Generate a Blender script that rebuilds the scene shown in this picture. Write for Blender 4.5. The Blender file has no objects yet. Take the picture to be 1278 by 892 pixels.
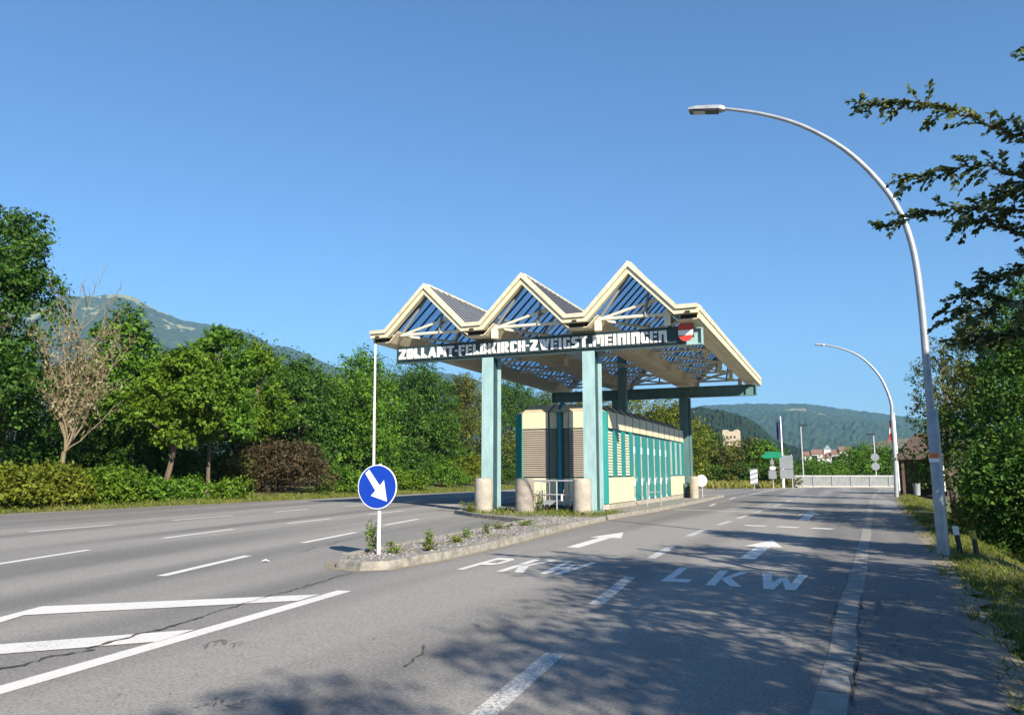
import bpy, math, random
import numpy as np
from mathutils import Vector, Matrix, noise as mnoise
R = math.radians
SC = bpy.context.scene
COL = SC.collection

# ---------------------------------------------------------------- camera
F, CX, CY, HOR, VPX, EYE = 950., 639., 446., 590., 1050., 1.5
PITCH = math.atan((HOR - CY) / F)
YAW = R(23.1586)
cam_d = bpy.data.cameras.new('camera'); cam = bpy.data.objects.new('camera', cam_d); COL.objects.link(cam)
cam.location = (0, 0, EYE); cam.rotation_euler = (math.pi / 2 + PITCH, 0, YAW)
cam_d.sensor_fit = 'HORIZONTAL'; cam_d.sensor_width = 36.0; cam_d.lens = F / 1278 * 36.0
cam_d.clip_start = 0.05; cam_d.clip_end = 30000
SC.camera = cam

# ---------------------------------------------------------------- sky, sun, exposure
SUN_EL = R(29.8); SUN_AZ = math.atan2(0.74, -0.67)        # azimuth clockwise from +Y
w = bpy.data.worlds.new('World'); SC.world = w; w.use_nodes = True
nt = w.node_tree; nt.nodes.clear()
sky = nt.nodes.new('ShaderNodeTexSky'); sky.sky_type = 'NISHITA'; sky.sun_disc = False
sky.sun_elevation = SUN_EL; sky.sun_rotation = SUN_AZ; sky.altitude = 450
sky.air_density = 1.2; sky.dust_density = 0.15; sky.ozone_density = 9.0
bg = nt.nodes.new('ShaderNodeBackground'); bg.inputs[1].default_value = 0.066
wo = nt.nodes.new('ShaderNodeOutputWorld')
nt.links.new(sky.outputs[0], bg.inputs[0]); nt.links.new(bg.outputs[0], wo.inputs[0])
sd = bpy.data.lights.new('sun', 'SUN'); so = bpy.data.objects.new('sun', sd); COL.objects.link(so)
sd.energy = 5.0; sd.angle = R(0.53); sd.color = (1.0, 0.91, 0.76)
TOSUN = Vector((math.sin(SUN_AZ) * math.cos(SUN_EL), math.cos(SUN_AZ) * math.cos(SUN_EL), math.sin(SUN_EL)))
so.rotation_euler = (-TOSUN).to_track_quat('-Z', 'Y').to_euler(); so.location = (20, -10, 40)
vs = SC.view_settings
vs.view_transform = 'Standard'; vs.look = 'None'; vs.gamma = 1; vs.use_curve_mapping = False
vs.exposure = 1.33
SC.cycles.max_bounces = 6; SC.cycles.transparent_max_bounces = 8
SC.cycles.volume_bounces = 1

# ---------------------------------------------------------------- pixel -> point on the ground or on a plane (for measuring the place)
_p, _y = PITCH, YAW
FW = Vector((-math.sin(_y) * math.cos(_p), math.cos(_y) * math.cos(_p), math.sin(_p)))
RT = Vector((math.cos(_y), math.sin(_y), 0)); UP = RT.cross(FW)
def ray(x, y): return FW + RT * ((x - CX) / F) - UP * ((y - CY) / F)
def gz(x, y, z=0.0):
    v = ray(x, y); return v * ((z - EYE) / v.z) + Vector((0, 0, EYE))
def gy(x, y, Y):
    v = ray(x, y); return v * (Y / v.y) + Vector((0, 0, EYE))

# ---------------------------------------------------------------- mesh helpers
class MB:
    def __init__(s): s.v = []; s.f = []
    def add(s, vs_, fs):
        o = len(s.v); s.v += [tuple(v) for v in vs_]; s.f += [tuple(i + o for i in f) for f in fs]; return s
    def box(s, a, b):
        x0, y0, z0 = a; x1, y1, z1 = b
        return s.add([(x0,y0,z0),(x1,y0,z0),(x1,y1,z0),(x0,y1,z0),(x0,y0,z1),(x1,y0,z1),(x1,y1,z1),(x0,y1,z1)],
              [(0,3,2,1),(4,5,6,7),(0,1,5,4),(1,2,6,5),(2,3,7,6),(3,0,4,7)])
    def bar(s, p, q, w, h, up=(0, 0, 1)):
        p, q = Vector(p), Vector(q); d = (q - p).normalized(); u = Vector(up)
        if abs(d.dot(u)) > .98: u = Vector((0, 1, 0))
        a = d.cross(u).normalized(); b = a.cross(d).normalized()
        c = []
        for e in (p, q):
            for i, j in ((-1,-1),(1,-1),(1,1),(-1,1)): c.append(e + a * (i * w / 2) + b * (j * h / 2))
        return s.add(c, [(3,2,1,0),(4,5,6,7),(0,1,5,4),(1,2,6,5),(2,3,7,6),(3,0,4,7)])
    def prism(s, pts, n):                       # closed polygon (3d points) pushed along n
        n = Vector(n); k = len(pts); a = [Vector(p) for p in pts]; b = [p + n for p in a]
        fs = [tuple(range(k - 1, -1, -1)), tuple(range(k, 2 * k))]
        fs += [(i, (i + 1) % k, k + (i + 1) % k, k + i) for i in range(k)]
        return s.add(a + b, fs)
    def tube(s, pts, r, seg=8, cap=True):
        pts = [Vector(p) for p in pts]; n = len(pts)
        rs = r if isinstance(r, (list, tuple)) else [r] * n
        up = Vector((0, 0, 1)); vv = []; prev = None
        for i, p in enumerate(pts):
            d = (pts[min(i + 1, n - 1)] - pts[max(i - 1, 0)]).normalized()
            if prev is None:
                a = d.cross(up) if abs(d.z) < .95 else d.cross(Vector((0, 1, 0)))
            else: a = prev - d * prev.dot(d)
            a.normalize(); prev = a; b = d.cross(a)
            for k in range(seg):
                t = 2 * math.pi * k / seg; vv.append(p + (a * math.cos(t) + b * math.sin(t)) * rs[i])
        fs = []
        for i in range(n - 1):
            for k in range(seg):
                k2 = (k + 1) % seg; fs.append((i*seg+k, i*seg+k2, (i+1)*seg+k2, (i+1)*seg+k))
        if cap: fs += [tuple(range(seg - 1, -1, -1)), tuple(range((n-1)*seg, n*seg))]
        return s.add(vv, fs)
    def lathe(s, prof, c=(0, 0, 0), seg=20):    # prof (r, z)
        vv = []; fs = []; n = len(prof)
        for r_, z in prof:
            for k in range(seg):
                t = 2 * math.pi * k / seg; vv.append((c[0] + r_*math.cos(t), c[1] + r_*math.sin(t), c[2] + z))
        for i in range(n - 1):
            for k in range(seg):
                k2 = (k + 1) % seg; fs.append((i*seg+k, i*seg+k2, (i+1)*seg+k2, (i+1)*seg+k))
        fs += [tuple(range(seg - 1, -1, -1)), tuple(range((n-1)*seg, n*seg))]
        return s.add(vv, fs)
    def build(s, name, mat, parent=None, smooth=False, bevel=0.0, origin=None):
        me = bpy.data.meshes.new(name)
        off = Vector((0, 0, 0))
        if parent is not None:
            q = parent
            while q is not None: off += q.location; q = q.parent
        elif origin is not None: off = Vector(origin)
        me.from_pydata([(v[0]-off.x, v[1]-off.y, v[2]-off.z) for v in s.v], [], s.f)
        me.validate(); me.update()
        if smooth:
            me.shade_smooth()
            me.set_sharp_from_angle(angle=R(40))
        me.materials.append(mat)
        o = bpy.data.objects.new(name, me); COL.objects.link(o)
        if parent is not None: o.parent = parent
        elif origin is not None: o.location = origin
        if bevel > 0:
            m = o.modifiers.new('bevel', 'BEVEL'); m.width = bevel; m.segments = 2; m.limit_method = 'ANGLE'; m.angle_limit = R(40)
        return o

def tag(o, label=None, cat=None, group=None, kind=None):
    if label: o['label'] = label
    if cat: o['category'] = cat
    if group: o['group'] = group
    if kind: o['kind'] = kind
    return o
def thing(name, loc, label, cat, group=None, rz=0):
    o = bpy.data.objects.new(name, None); COL.objects.link(o); o.location = loc; o.rotation_euler = (0, 0, rz)
    o.empty_display_size = .3
    return tag(o, label, cat, group)
def struct(o): o['kind'] = 'structure'; return o
def copy_tree(o, parent=None):
    kids = list(o.children)
    c = o.copy(); COL.objects.link(c); c.parent = parent
    for k in kids: copy_tree(k, c)
    return c
def fast_mesh(name, V, Fq, mat, attr=None):
    """V (n,3) array, Fq (m,k) int array"""
    me = bpy.data.meshes.new(name)
    m, k = Fq.shape
    me.vertices.add(len(V)); me.vertices.foreach_set('co', np.ascontiguousarray(V, dtype=np.float32).ravel())
    me.loops.add(m * k); me.loops.foreach_set('vertex_index', np.ascontiguousarray(Fq, dtype=np.int32).ravel())
    me.polygons.add(m); me.polygons.foreach_set('loop_start', np.arange(0, m * k, k, dtype=np.int32))
    if attr is not None:
        a = me.attributes.new('rnd', 'FLOAT', 'FACE'); a.data.foreach_set('value', np.asarray(attr, dtype=np.float32))
    me.update(calc_edges=True); me.materials.append(mat)
    return me

# ---------------------------------------------------------------- materials
def new_mat(name):
    m = bpy.data.materials.new(name); m.use_nodes = True; t = m.node_tree
    return m, t, t.nodes['Principled BSDF'], t.nodes['Material Output']
def N(t, typ, **kw):
    n = t.nodes.new(typ)
    for k, v in kw.items(): setattr(n, k, v)
    return n
def coords(t, scale=1.0, kind='Object'):
    tc = N(t, 'ShaderNodeTexCoord'); mp = N(t, 'ShaderNodeMapping')
    mp.inputs['Scale'].default_value = scale if isinstance(scale, (tuple, list)) else (scale,) * 3
    t.links.new(tc.outputs[kind], mp.inputs[0]); return mp.outputs[0]
def noise_tex(t, vec, scale, detail=4, rough=.6):
    n = N(t, 'ShaderNodeTexNoise'); n.inputs['Scale'].default_value = scale; n.inputs['Detail'].default_value = detail
    n.inputs['Roughness'].default_value = rough; t.links.new(vec, n.inputs['Vector']); return n.outputs['Fac']
def ramp(t, fac, stops):
    r = N(t, 'ShaderNodeValToRGB'); e = r.color_ramp.elements
    while len(e) < len(stops): e.new(.5)
    for el, (p, c) in zip(e, stops):
        el.position = p; el.color = (c[0], c[1], c[2], 1) if not isinstance(c, (int, float)) else (c, c, c, 1)
    t.links.new(fac, r.inputs[0]); return r.outputs[0]
def mix(t, fac, a, b, mode='MIX'):
    n = N(t, 'ShaderNodeMix', data_type='RGBA', blend_type=mode)
    for i, x in ((0, fac), (6, a), (7, b)):
        if hasattr(x, 'is_linked') or hasattr(x, 'links'): t.links.new(x, n.inputs[i])
        elif i == 0: n.inputs[0].default_value = x
        else: n.inputs[i].default_value = (*x[:3], 1)
    return n.outputs[2]
def bump(t, h, bs, strength=.3, dist=.02):
    b = N(t, 'ShaderNodeBump'); b.inputs['Strength'].default_value = strength; b.inputs['Distance'].default_value = dist
    t.links.new(h, b.inputs['Height']); t.links.new(b.outputs[0], bs.inputs['Normal'])
def simple(name, col, rough=.5, metal=0.0, var=.18, vscale=2.5, dirt=None, bmp=0.0, bscale=40, streak=False):
    """painted / solid surface with uneven tone and optional grime"""
    m, t, bs, out = new_mat(name)
    v = coords(t, (1, 1, .25) if streak else 1.0)
    n1 = noise_tex(t, v, vscale, 6, .65)
    c = mix(t, ramp(t, n1, [(.3, 0), (.7, 1)]), tuple(x * (1 - var) for x in col), tuple(min(1, x * (1 + var * .6)) for x in col))
    if dirt:
        n2 = noise_tex(t, v, vscale * 3.1, 8, .7)
        c = mix(t, ramp(t, n2, [(.55, 0), (.75, .8)]), c, dirt)
    t.links.new(c, bs.inputs['Base Color']); bs.inputs['Roughness'].default_value = rough; bs.inputs['Metallic'].default_value = metal
    if bmp: bump(t, noise_tex(t, coords(t), bscale, 5), bs, bmp, .01)
    return m
def leaf_mat(name, stops, trans=.24, rough=.55):
    m, t, bs, out = new_mat(name)
    at = N(t, 'ShaderNodeAttribute', attribute_name='rnd')
    c = ramp(t, at.outputs['Fac'], stops)
    t.links.new(c, bs.inputs['Base Color']); bs.inputs['Roughness'].default_value = rough; bs.inputs['Specular IOR Level'].default_value = .18
    tr = N(t, 'ShaderNodeBsdfTranslucent')
    t.links.new(mix(t, 1.0, c, (1.0, 1.0, .45), 'MULTIPLY'), tr.inputs[0])
    mx = N(t, 'ShaderNodeMixShader'); mx.inputs[0].default_value = trans
    t.links.new(bs.outputs[0], mx.inputs[1]); t.links.new(tr.outputs[0], mx.inputs[2]); t.links.new(mx.outputs[0], out.inputs[0])
    return m

M = {}
M['cream'] = simple('cream_paint', (.64, .565, .38), .5, var=.10, dirt=(.30, .25, .16), streak=True)
M['cream_roof'] = simple('cream_cladding', (.60, .54, .40), .6, var=.28, vscale=2.2, dirt=(.24, .20, .14), streak=True)
M['cream_pipe'] = simple('cream_pipe', (.72, .66, .50), .5, var=.15)
M['joint'] = simple('cladding_joint', (.34, .28, .18), .7)
M['soffit'] = simple('soffit_board', (.70, .60, .43), .6, var=.15, vscale=1.2, dirt=(.42, .35, .25))
M['gap'] = simple('dark_gap', (.02, .018, .015), .8)
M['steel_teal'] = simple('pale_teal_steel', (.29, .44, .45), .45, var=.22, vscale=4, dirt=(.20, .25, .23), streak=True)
M['steel_dark_shade'] = simple('shade_dark_teal_steel', (.10, .20, .20), .45, var=.3, vscale=1.2, dirt=(.22, .28, .24), streak=True)  # darker copy of the pale teal steel: shade of the rear frame in the colour
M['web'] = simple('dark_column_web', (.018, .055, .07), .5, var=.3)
M['teal'] = simple('teal_panel', (.008, .195, .185), .4, var=.15, streak=True)
M['teal_dark'] = simple('teal_post', (.012, .16, .18), .4)
M['grey_pipe'] = simple('grey_strut', (.22, .21, .18), .5)
M['louver'] = simple('brown_shutter', (.31, .265, .21), .5, var=.1)
M['louver_w'] = simple('cream_louvre', (.62, .56, .42), .5)
M['panel_grey'] = simple('grey_green_panel', (.33, .38, .33), .4)
M['concrete'] = simple('concrete', (.34, .31, .265), .88, var=.3, vscale=3, dirt=(.17, .15, .13), bmp=.7, bscale=45)
M['concrete_dark'] = simple('weathered_concrete', (.25, .22, .19), .9, var=.4, vscale=4, dirt=(.36, .33, .29), bmp=.8, bscale=45)
M['kerb'] = simple('kerb_stone', (.25, .235, .205), .92, var=.5, vscale=6, dirt=(.09, .085, .07), bmp=.5, bscale=50)
M['galv'] = simple('galvanised_steel', (.50, .51, .52), .42, metal=.55, var=.2, vscale=6)
M['galv_mast'] = simple('galvanised_mast', (.34, .36, .39), .5, metal=.35, var=.25, vscale=5)
M['white_paint'] = simple('white_paint', (.78, .78, .78), .45, var=.08)
M['white_letter'] = simple('white_letter', (.80, .79, .76), .45, var=.05)
M['sign_dark'] = simple('sign_board', (.022, .05, .06), .5, var=.3)
M['blue'] = simple('traffic_blue', (.003, .038, .34), .35, var=.06)
M['sign_back'] = simple('grey_sign_back', (.27, .29, .31), .5, metal=.3)
M['red'] = simple('red_paint', (.50, .045, .03), .4, var=.08)
M['green_sign'] = simple('green_sign', (.01, .22, .12), .4)
M['rail_grey'] = simple('railing_grey', (.20, .21, .215), .5, metal=.2, var=.25)
M['black'] = simple('black_plastic', (.025, .025, .028), .5)
M['lens'] = simple('lamp_lens', (.45, .47, .42), .2)
M['orange'] = simple('orange_band', (.60, .18, .03), .5)
M['yellow'] = simple('yellow_cap', (.42, .30, .04), .5)
M['wood'] = simple('dark_wood', (.09, .055, .035), .7, var=.3)
M['shingle'] = simple('brown_shingle', (.075, .05, .036), .8, var=.35, vscale=8, bmp=.6, bscale=12)
M['plaster'] = simple('white_plaster', (.72, .70, .66), .8)
M['navy'] = simple('dark_blue_cloth', (.02, .03, .10), .8)
M['stone'] = simple('pale_ruin_stone', (.46, .37, .27), .9, var=.25, vscale=.7, dirt=(.28, .22, .16), bmp=.6, bscale=3)
M['window_dark'] = simple('dark_opening', (.02, .02, .02), .9)
M['tile'] = simple('red_roof_tile', (.20, .105, .08), .8, var=.2)
M['bark'] = simple('bark', (.13, .095, .065), .9, var=.35, vscale=9, bmp=.8, bscale=25)
M['bark_pale'] = simple('dry_bark', (.19, .15, .095), .9, var=.3, vscale=9, bmp=.6, bscale=25)

def make_paint():
    m, t, bs, out = new_mat('road_paint')
    v = coords(t)
    n = noise_tex(t, v, 45, 6, .75); n2 = noise_tex(t, v, 1.3, 3)
    wear = N(t, 'ShaderNodeMath', operation='ADD'); t.links.new(n, wear.inputs[0])
    s2 = N(t, 'ShaderNodeMath', operation='MULTIPLY'); s2.inputs[1].default_value = .35; t.links.new(n2, s2.inputs[0]); t.links.new(s2.outputs[0], wear.inputs[1])
    c = mix(t, ramp(t, wear.outputs[0], [(.74, 0), (.86, 1)]), (.62, .60, .57), (.20, .19, .18))
    t.links.new(c, bs.inputs['Base Color']); bs.inputs['Roughness'].default_value = .7
    bump(t, n, bs, .25, .004); return m
M['paint'] = make_paint()
def make_paint_worn():
    m, t, bs, out = new_mat('worn_road_paint')
    n = noise_tex(t, coords(t), 38, 6, .8)
    c = mix(t, ramp(t, n, [(.47, 0), (.58, 1)]), (.56, .55, .53), (.17, .165, .16))
    t.links.new(c, bs.inputs['Base Color']); bs.inputs['Roughness'].default_value = .75
    bump(t, n, bs, .25, .004); return m
M['paint_worn'] = make_paint_worn()

def make_asphalt():
    m, t, bs, out = new_mat('asphalt')
    v = coords(t)
    tc = N(t, 'ShaderNodeTexCoord'); sp_ = N(t, 'ShaderNodeSeparateXYZ'); t.links.new(tc.outputs['Object'], sp_.inputs[0])
    mr = N(t, 'ShaderNodeMapRange'); mr.inputs[1].default_value = -6; mr.inputs[2].default_value = -10; mr.inputs[3].default_value = 0; mr.inputs[4].default_value = .17
    t.links.new(sp_.outputs[0], mr.inputs[0])
    m1 = N(t, 'ShaderNodeMath', operation='MULTIPLY_ADD'); t.links.new(sp_.outputs[1], m1.inputs[0]); t.links.new(mr.outputs[0], m1.inputs[1]); t.links.new(sp_.outputs[0], m1.inputs[2])
    m2 = N(t, 'ShaderNodeMath', operation='MULTIPLY'); m2.inputs[1].default_value = .52; t.links.new(m1.outputs[0], m2.inputs[0])
    m3 = N(t, 'ShaderNodeMath', operation='MULTIPLY'); m3.inputs[1].default_value = .018; t.links.new(sp_.outputs[1], m3.inputs[0])
    cb = N(t, 'ShaderNodeCombineXYZ'); t.links.new(m2.outputs[0], cb.inputs[0]); t.links.new(m3.outputs[0], cb.inputs[1])
    big = noise_tex(t, cb.outputs[0], 1.0, 2, .5)
    mid = noise_tex(t, v, .55, 6, .6)
    fine = noise_tex(t, v, 110, 3, .8)
    blot = noise_tex(t, v, 7, 5, .7)
    vor = N(t, 'ShaderNodeTexVoronoi'); vor.inputs['Scale'].default_value = 60; t.links.new(v, vor.inputs['Vector'])
    c = mix(t, ramp(t, big, [(.42, 0), (.58, 1)]), (.150, .146, .143), (.345, .327, .303))
    c = mix(t, ramp(t, mid, [(.35, 0), (.75, .35)]), c, (.27, .256, .237))
    c = mix(t, ramp(t, blot, [(.35, .22), (.6, 0)]), c, (.09, .09, .092))
    agg = noise_tex(t, v, 34, 2, .5)
    c = mix(t, ramp(t, agg, [(.36, .55), (.47, 0)]), c, (.12, .115, .11))
    c = mix(t, ramp(t, agg, [(.56, 0), (.68, .5)]), c, (.42, .40, .375))
    c = mix(t, ramp(t, fine, [(.35, .7), (.6, 0)]), c, (.125, .119, .113))
    c = mix(t, ramp(t, vor.outputs['Distance'], [(.08, .7), (.22, 0)]), c, (.42, .40, .38))
    t.links.new(c, bs.inputs['Base Color']); bs.inputs['Roughness'].default_value = .85
    bs.inputs['Specular IOR Level'].default_value = .25
    bump(t, fine, bs, .55, .006); return m
M['asphalt'] = make_asphalt()
def make_ground():
    m, t, bs, out = new_mat('grass_ground')
    v = coords(t)
    a = noise_tex(t, v, .25, 5); b = noise_tex(t, v, 9, 6, .7)
    c = mix(t, ramp(t, a, [(.35, 0), (.65, 1)]), (.07, .085, .022), (.13, .13, .035))
    c = mix(t, ramp(t, b, [(.4, 0), (.7, .7)]), c, (.10, .075, .04))
    t.links.new(c, bs.inputs['Base Color']); bs.inputs['Roughness'].default_value = .9
    bump(t, b, bs, .8, .05); return m
M['ground'] = make_ground()
def make_gravel():
    m, t, bs, out = new_mat('gravel')
    v = coords(t)
    vo = N(t, 'ShaderNodeTexVoronoi'); vo.inputs['Scale'].default_value = 24; t.links.new(v, vo.inputs['Vector'])
    g = N(t, 'ShaderNodeRGBToBW'); t.links.new(vo.outputs['Color'], g.inputs[0])
    c = ramp(t, g.outputs[0], [(.1, (.11, .105, .10)), (.9, (.33, .315, .295))])
    n = noise_tex(t, v, .9, 5)
    c = mix(t, ramp(t, n, [(.5, 0), (.7, .65)]), c, (.13, .12, .05))
    t.links.new(c, bs.inputs['Base Color']); bs.inputs['Roughness'].default_value = .9
    bump(t, vo.outputs['Distance'], bs, .9, .03); return m
M['gravel'] = make_gravel()
def make_glaze():
    m, t, bs, out = new_mat('blue_glazing')
    bs.inputs['Base Color'].default_value = (.42, .54, .66, 1); bs.inputs['Roughness'].default_value = .2
    tr = N(t, 'ShaderNodeBsdfTranslucent'); tr.inputs[0].default_value = (.72, .86, .98, 1)
    tp = N(t, 'ShaderNodeBsdfTransparent'); tp.inputs[0].default_value = (.74, .84, .92, 1)
    mx = N(t, 'ShaderNodeMixShader'); mx.inputs[0].default_value = .5; m2 = N(t, 'ShaderNodeMixShader'); m2.inputs[0].default_value = .66
    t.links.new(bs.outputs[0], mx.inputs[1]); t.links.new(tr.outputs[0], mx.inputs[2]); t.links.new(mx.outputs[0], m2.inputs[1]); t.links.new(tp.outputs[0], m2.inputs[2])
    t.links.new(m2.outputs[0], out.inputs[0]); return m
M['glaze'] = make_glaze()
M['glaze_bar'] = simple('dark_blue_bar', (.012, .03, .075), .4)
M['roof_metal'] = simple('grey_roof_sheet', (.27, .30, .34), .35, metal=.3, var=.2, vscale=1.5)
M['seam'] = simple('roof_seam', (.06, .065, .08), .5)
def make_hill(name, forest, meadow, thr, sc_, zlo=None, zhi=None, fm=45):
    m, t, bs, out = new_mat(name)
    v = coords(t)
    big = noise_tex(t, v, sc_, 5, .6); fine = noise_tex(t, v, sc_ * fm, 5, .8)
    f = mix(t, ramp(t, fine, [(.35, 0), (.65, 1)]), tuple(x * .4 for x in forest), tuple(x * 1.5 for x in forest))
    if zlo:
        tc = N(t, 'ShaderNodeTexCoord'); sp_ = N(t, 'ShaderNodeSeparateXYZ'); t.links.new(tc.outputs['Object'], sp_.inputs[0])
        mr = N(t, 'ShaderNodeMapRange'); mr.inputs[1].default_value = zlo; mr.inputs[2].default_value = zhi; mr.inputs[3].default_value = -.12; mr.inputs[4].default_value = .16
        t.links.new(sp_.outputs[2], mr.inputs[0]); ad = N(t, 'ShaderNodeMath', operation='ADD'); t.links.new(big, ad.inputs[0]); t.links.new(mr.outputs[0], ad.inputs[1]); big = ad.outputs[0]
    c = mix(t, ramp(t, big, [(thr, 0), (thr + .015, 1)]), f, meadow)
    t.links.new(c, bs.inputs['Base Color']); bs.inputs['Roughness'].default_value = .95
    bs.inputs['Specular IOR Level'].default_value = .1
    bump(t, fine, bs, 1.0, 8.0); return m
M['hill_left'] = make_hill('mountain_forest', (.045, .065, .035), (.22, .23, .12), .585, .0075, 450, 850, 9)
M['hill_forest'] = make_hill('forest_hill', (.028, .048, .020), (.12, .13, .06), .80, .004)
M['hill_far'] = make_hill('far_ridge', (.035, .060, .030), (.20, .19, .10), .70, .0028, fm=22)
M['hill_field'] = make_hill('field_hill', (.08, .10, .03), (.24, .20, .10), .47, .006)

G_MAPLE = [(0, (0.026, 0.0626, 0.0058)), (0.5, (0.0711, 0.1601, 0.0136)), (1, (0.1502, 0.2883, 0.0261))]
G_DARK = [(0, (0.017, 0.041, 0.0061)), (0.5, (0.0454, 0.108, 0.0142)), (1, (0.0998, 0.2016, 0.0272))]
G_LIGHT = [(0, (0.0333, 0.0649, 0.0045)), (0.5, (0.0839, 0.1579, 0.0105)), (1, (0.1547, 0.2509, 0.0218))]
G_YELL = [(0, (0.0433, 0.0565, 0.0059)), (0.5, (0.1154, 0.1458, 0.0125)), (1, (0.2155, 0.2365, 0.0263))]
G_OLIVE = [(0, (0.0302, 0.0412, 0.0086)), (0.5, (0.0863, 0.11, 0.0191)), (1, (0.1932, 0.1779, 0.0376))]
G_BROWN = [(0, (.030, .022, .012)), (.5, (.055, .040, .020)), (1, (.10, .070, .035))]
L = {k: leaf_mat('leaf_' + k, s) for k, s in dict(maple=G_MAPLE, dark=G_DARK, light=G_LIGHT, yellow=G_YELL, olive=G_OLIVE).items()}
L['copper'] = leaf_mat('leaf_copper', G_BROWN, .12)
L['dead'] = leaf_mat('leaf_withered', [(0, (.10, .08, .04)), (.5, (.165, .14, .075)), (1, (.28, .25, .15))], .1)
L['near'] = leaf_mat('leaf_near', [(0, (.045, .080, .028)), (.5, (.11, .155, .065)), (1, (.26, .30, .18))], .45, .45)
L['grass'] = leaf_mat('grass_blade', [(0, (.06, .10, .012)), (.5, (.12, .16, .02)), (1, (.27, .25, .07))], .3, .6)
L['straw'] = leaf_mat('dry_grass_blade', [(0, (.13, .15, .03)), (.5, (.25, .24, .06)), (1, (.38, .33, .10))], .3, .6)

# ---------------------------------------------------------------- foliage builders
def leaf_quads(rng, C, size, nrm, aspect=.55, jitter=.9):
    """C (n,3) leaf centres, size (n,), nrm (n,3) preferred normal -> diamond leaves"""
    n = len(C)
    nn = nrm + rng.normal(size=(n, 3)) * jitter
    nn /= np.linalg.norm(nn, axis=1, keepdims=True) + 1e-9
    a = rng.normal(size=(n, 3)); a[:, 2] -= .4
    a -= nn * (a * nn).sum(1, keepdims=True); a /= np.linalg.norm(a, axis=1, keepdims=True) + 1e-9
    b = np.cross(nn, a); s = size[:, None]
    droop = nn * s * .12
    V = np.empty((n, 4, 3))
    V[:, 0] = C - a * s * .5 - droop; V[:, 1] = C + b * s * aspect * .5 + a * s * .05
    V[:, 2] = C + a * s * .5 - droop; V[:, 3] = C - b * s * aspect * .5 + a * s * .05
    return V.reshape(-1, 3), np.arange(n * 4).reshape(n, 4)

def crown_points(rng, blobs, n, per=26, spread=.42, shell=.55):
    """leaf centres gathered in clumps over blobs [(cx,cy,cz,rx,ry,rz)]"""
    B = np.array(blobs); area = (B[:, 3] * B[:, 5] + B[:, 4] * B[:, 5]); pr = area / area.sum()
    nc = max(1, n // per)
    bi = rng.choice(len(B), nc, p=pr)
    d = rng.normal(size=(nc, 3)); d /= np.linalg.norm(d, axis=1, keepdims=True)
    d[:, 2] = np.where(d[:, 2] < -.55, -d[:, 2], d[:, 2])
    rad = 1 - (1 - shell) * rng.random((nc, 1)) ** 1.6
    cc = B[bi, :3] + d * rad * B[bi, 3:6]
    cn = d.copy(); cn[:, 2] += .5
    k = np.repeat(np.arange(nc), per)
    sp = spread * (0.6 + .8 * rng.random((nc, 1)))
    dr = cn + rng.normal(size=(nc, 3)) * .55; dr /= np.linalg.norm(dr, axis=1, keepdims=True)
    al = rng.uniform(-.5, 1.9, (nc * per, 1)); thin = np.clip(1.15 - .38 * al, .35, 1.2)
    P = cc[k] + dr[k] * al * sp[k] + rng.normal(size=(nc * per, 3)) * (sp[k] * thin * np.array([.62, .62, .42]))
    tone = rng.random(nc) * .6
    return P, cn[k], (tone[k] + rng.random(nc * per) * .4)

def limb(mb, p, q, r0, r1, rnd, sag=.0, n=6):
    p, q = Vector(p), Vector(q); pts = []; rs = []
    L_ = (q - p).length
    for i in range(n):
        t = i / (n - 1)
        o = Vector((rnd.uniform(-1, 1), rnd.uniform(-1, 1), rnd.uniform(-1, 1))) * (L_ * .035 * (0 < i < n - 1))
        o.z += math.sin(t * math.pi) * sag * L_
        pts.append(p.lerp(q, t) + o); rs.append(r0 + (r1 - r0) * t)
    mb.tube(pts, rs, 6, cap=False)

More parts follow.
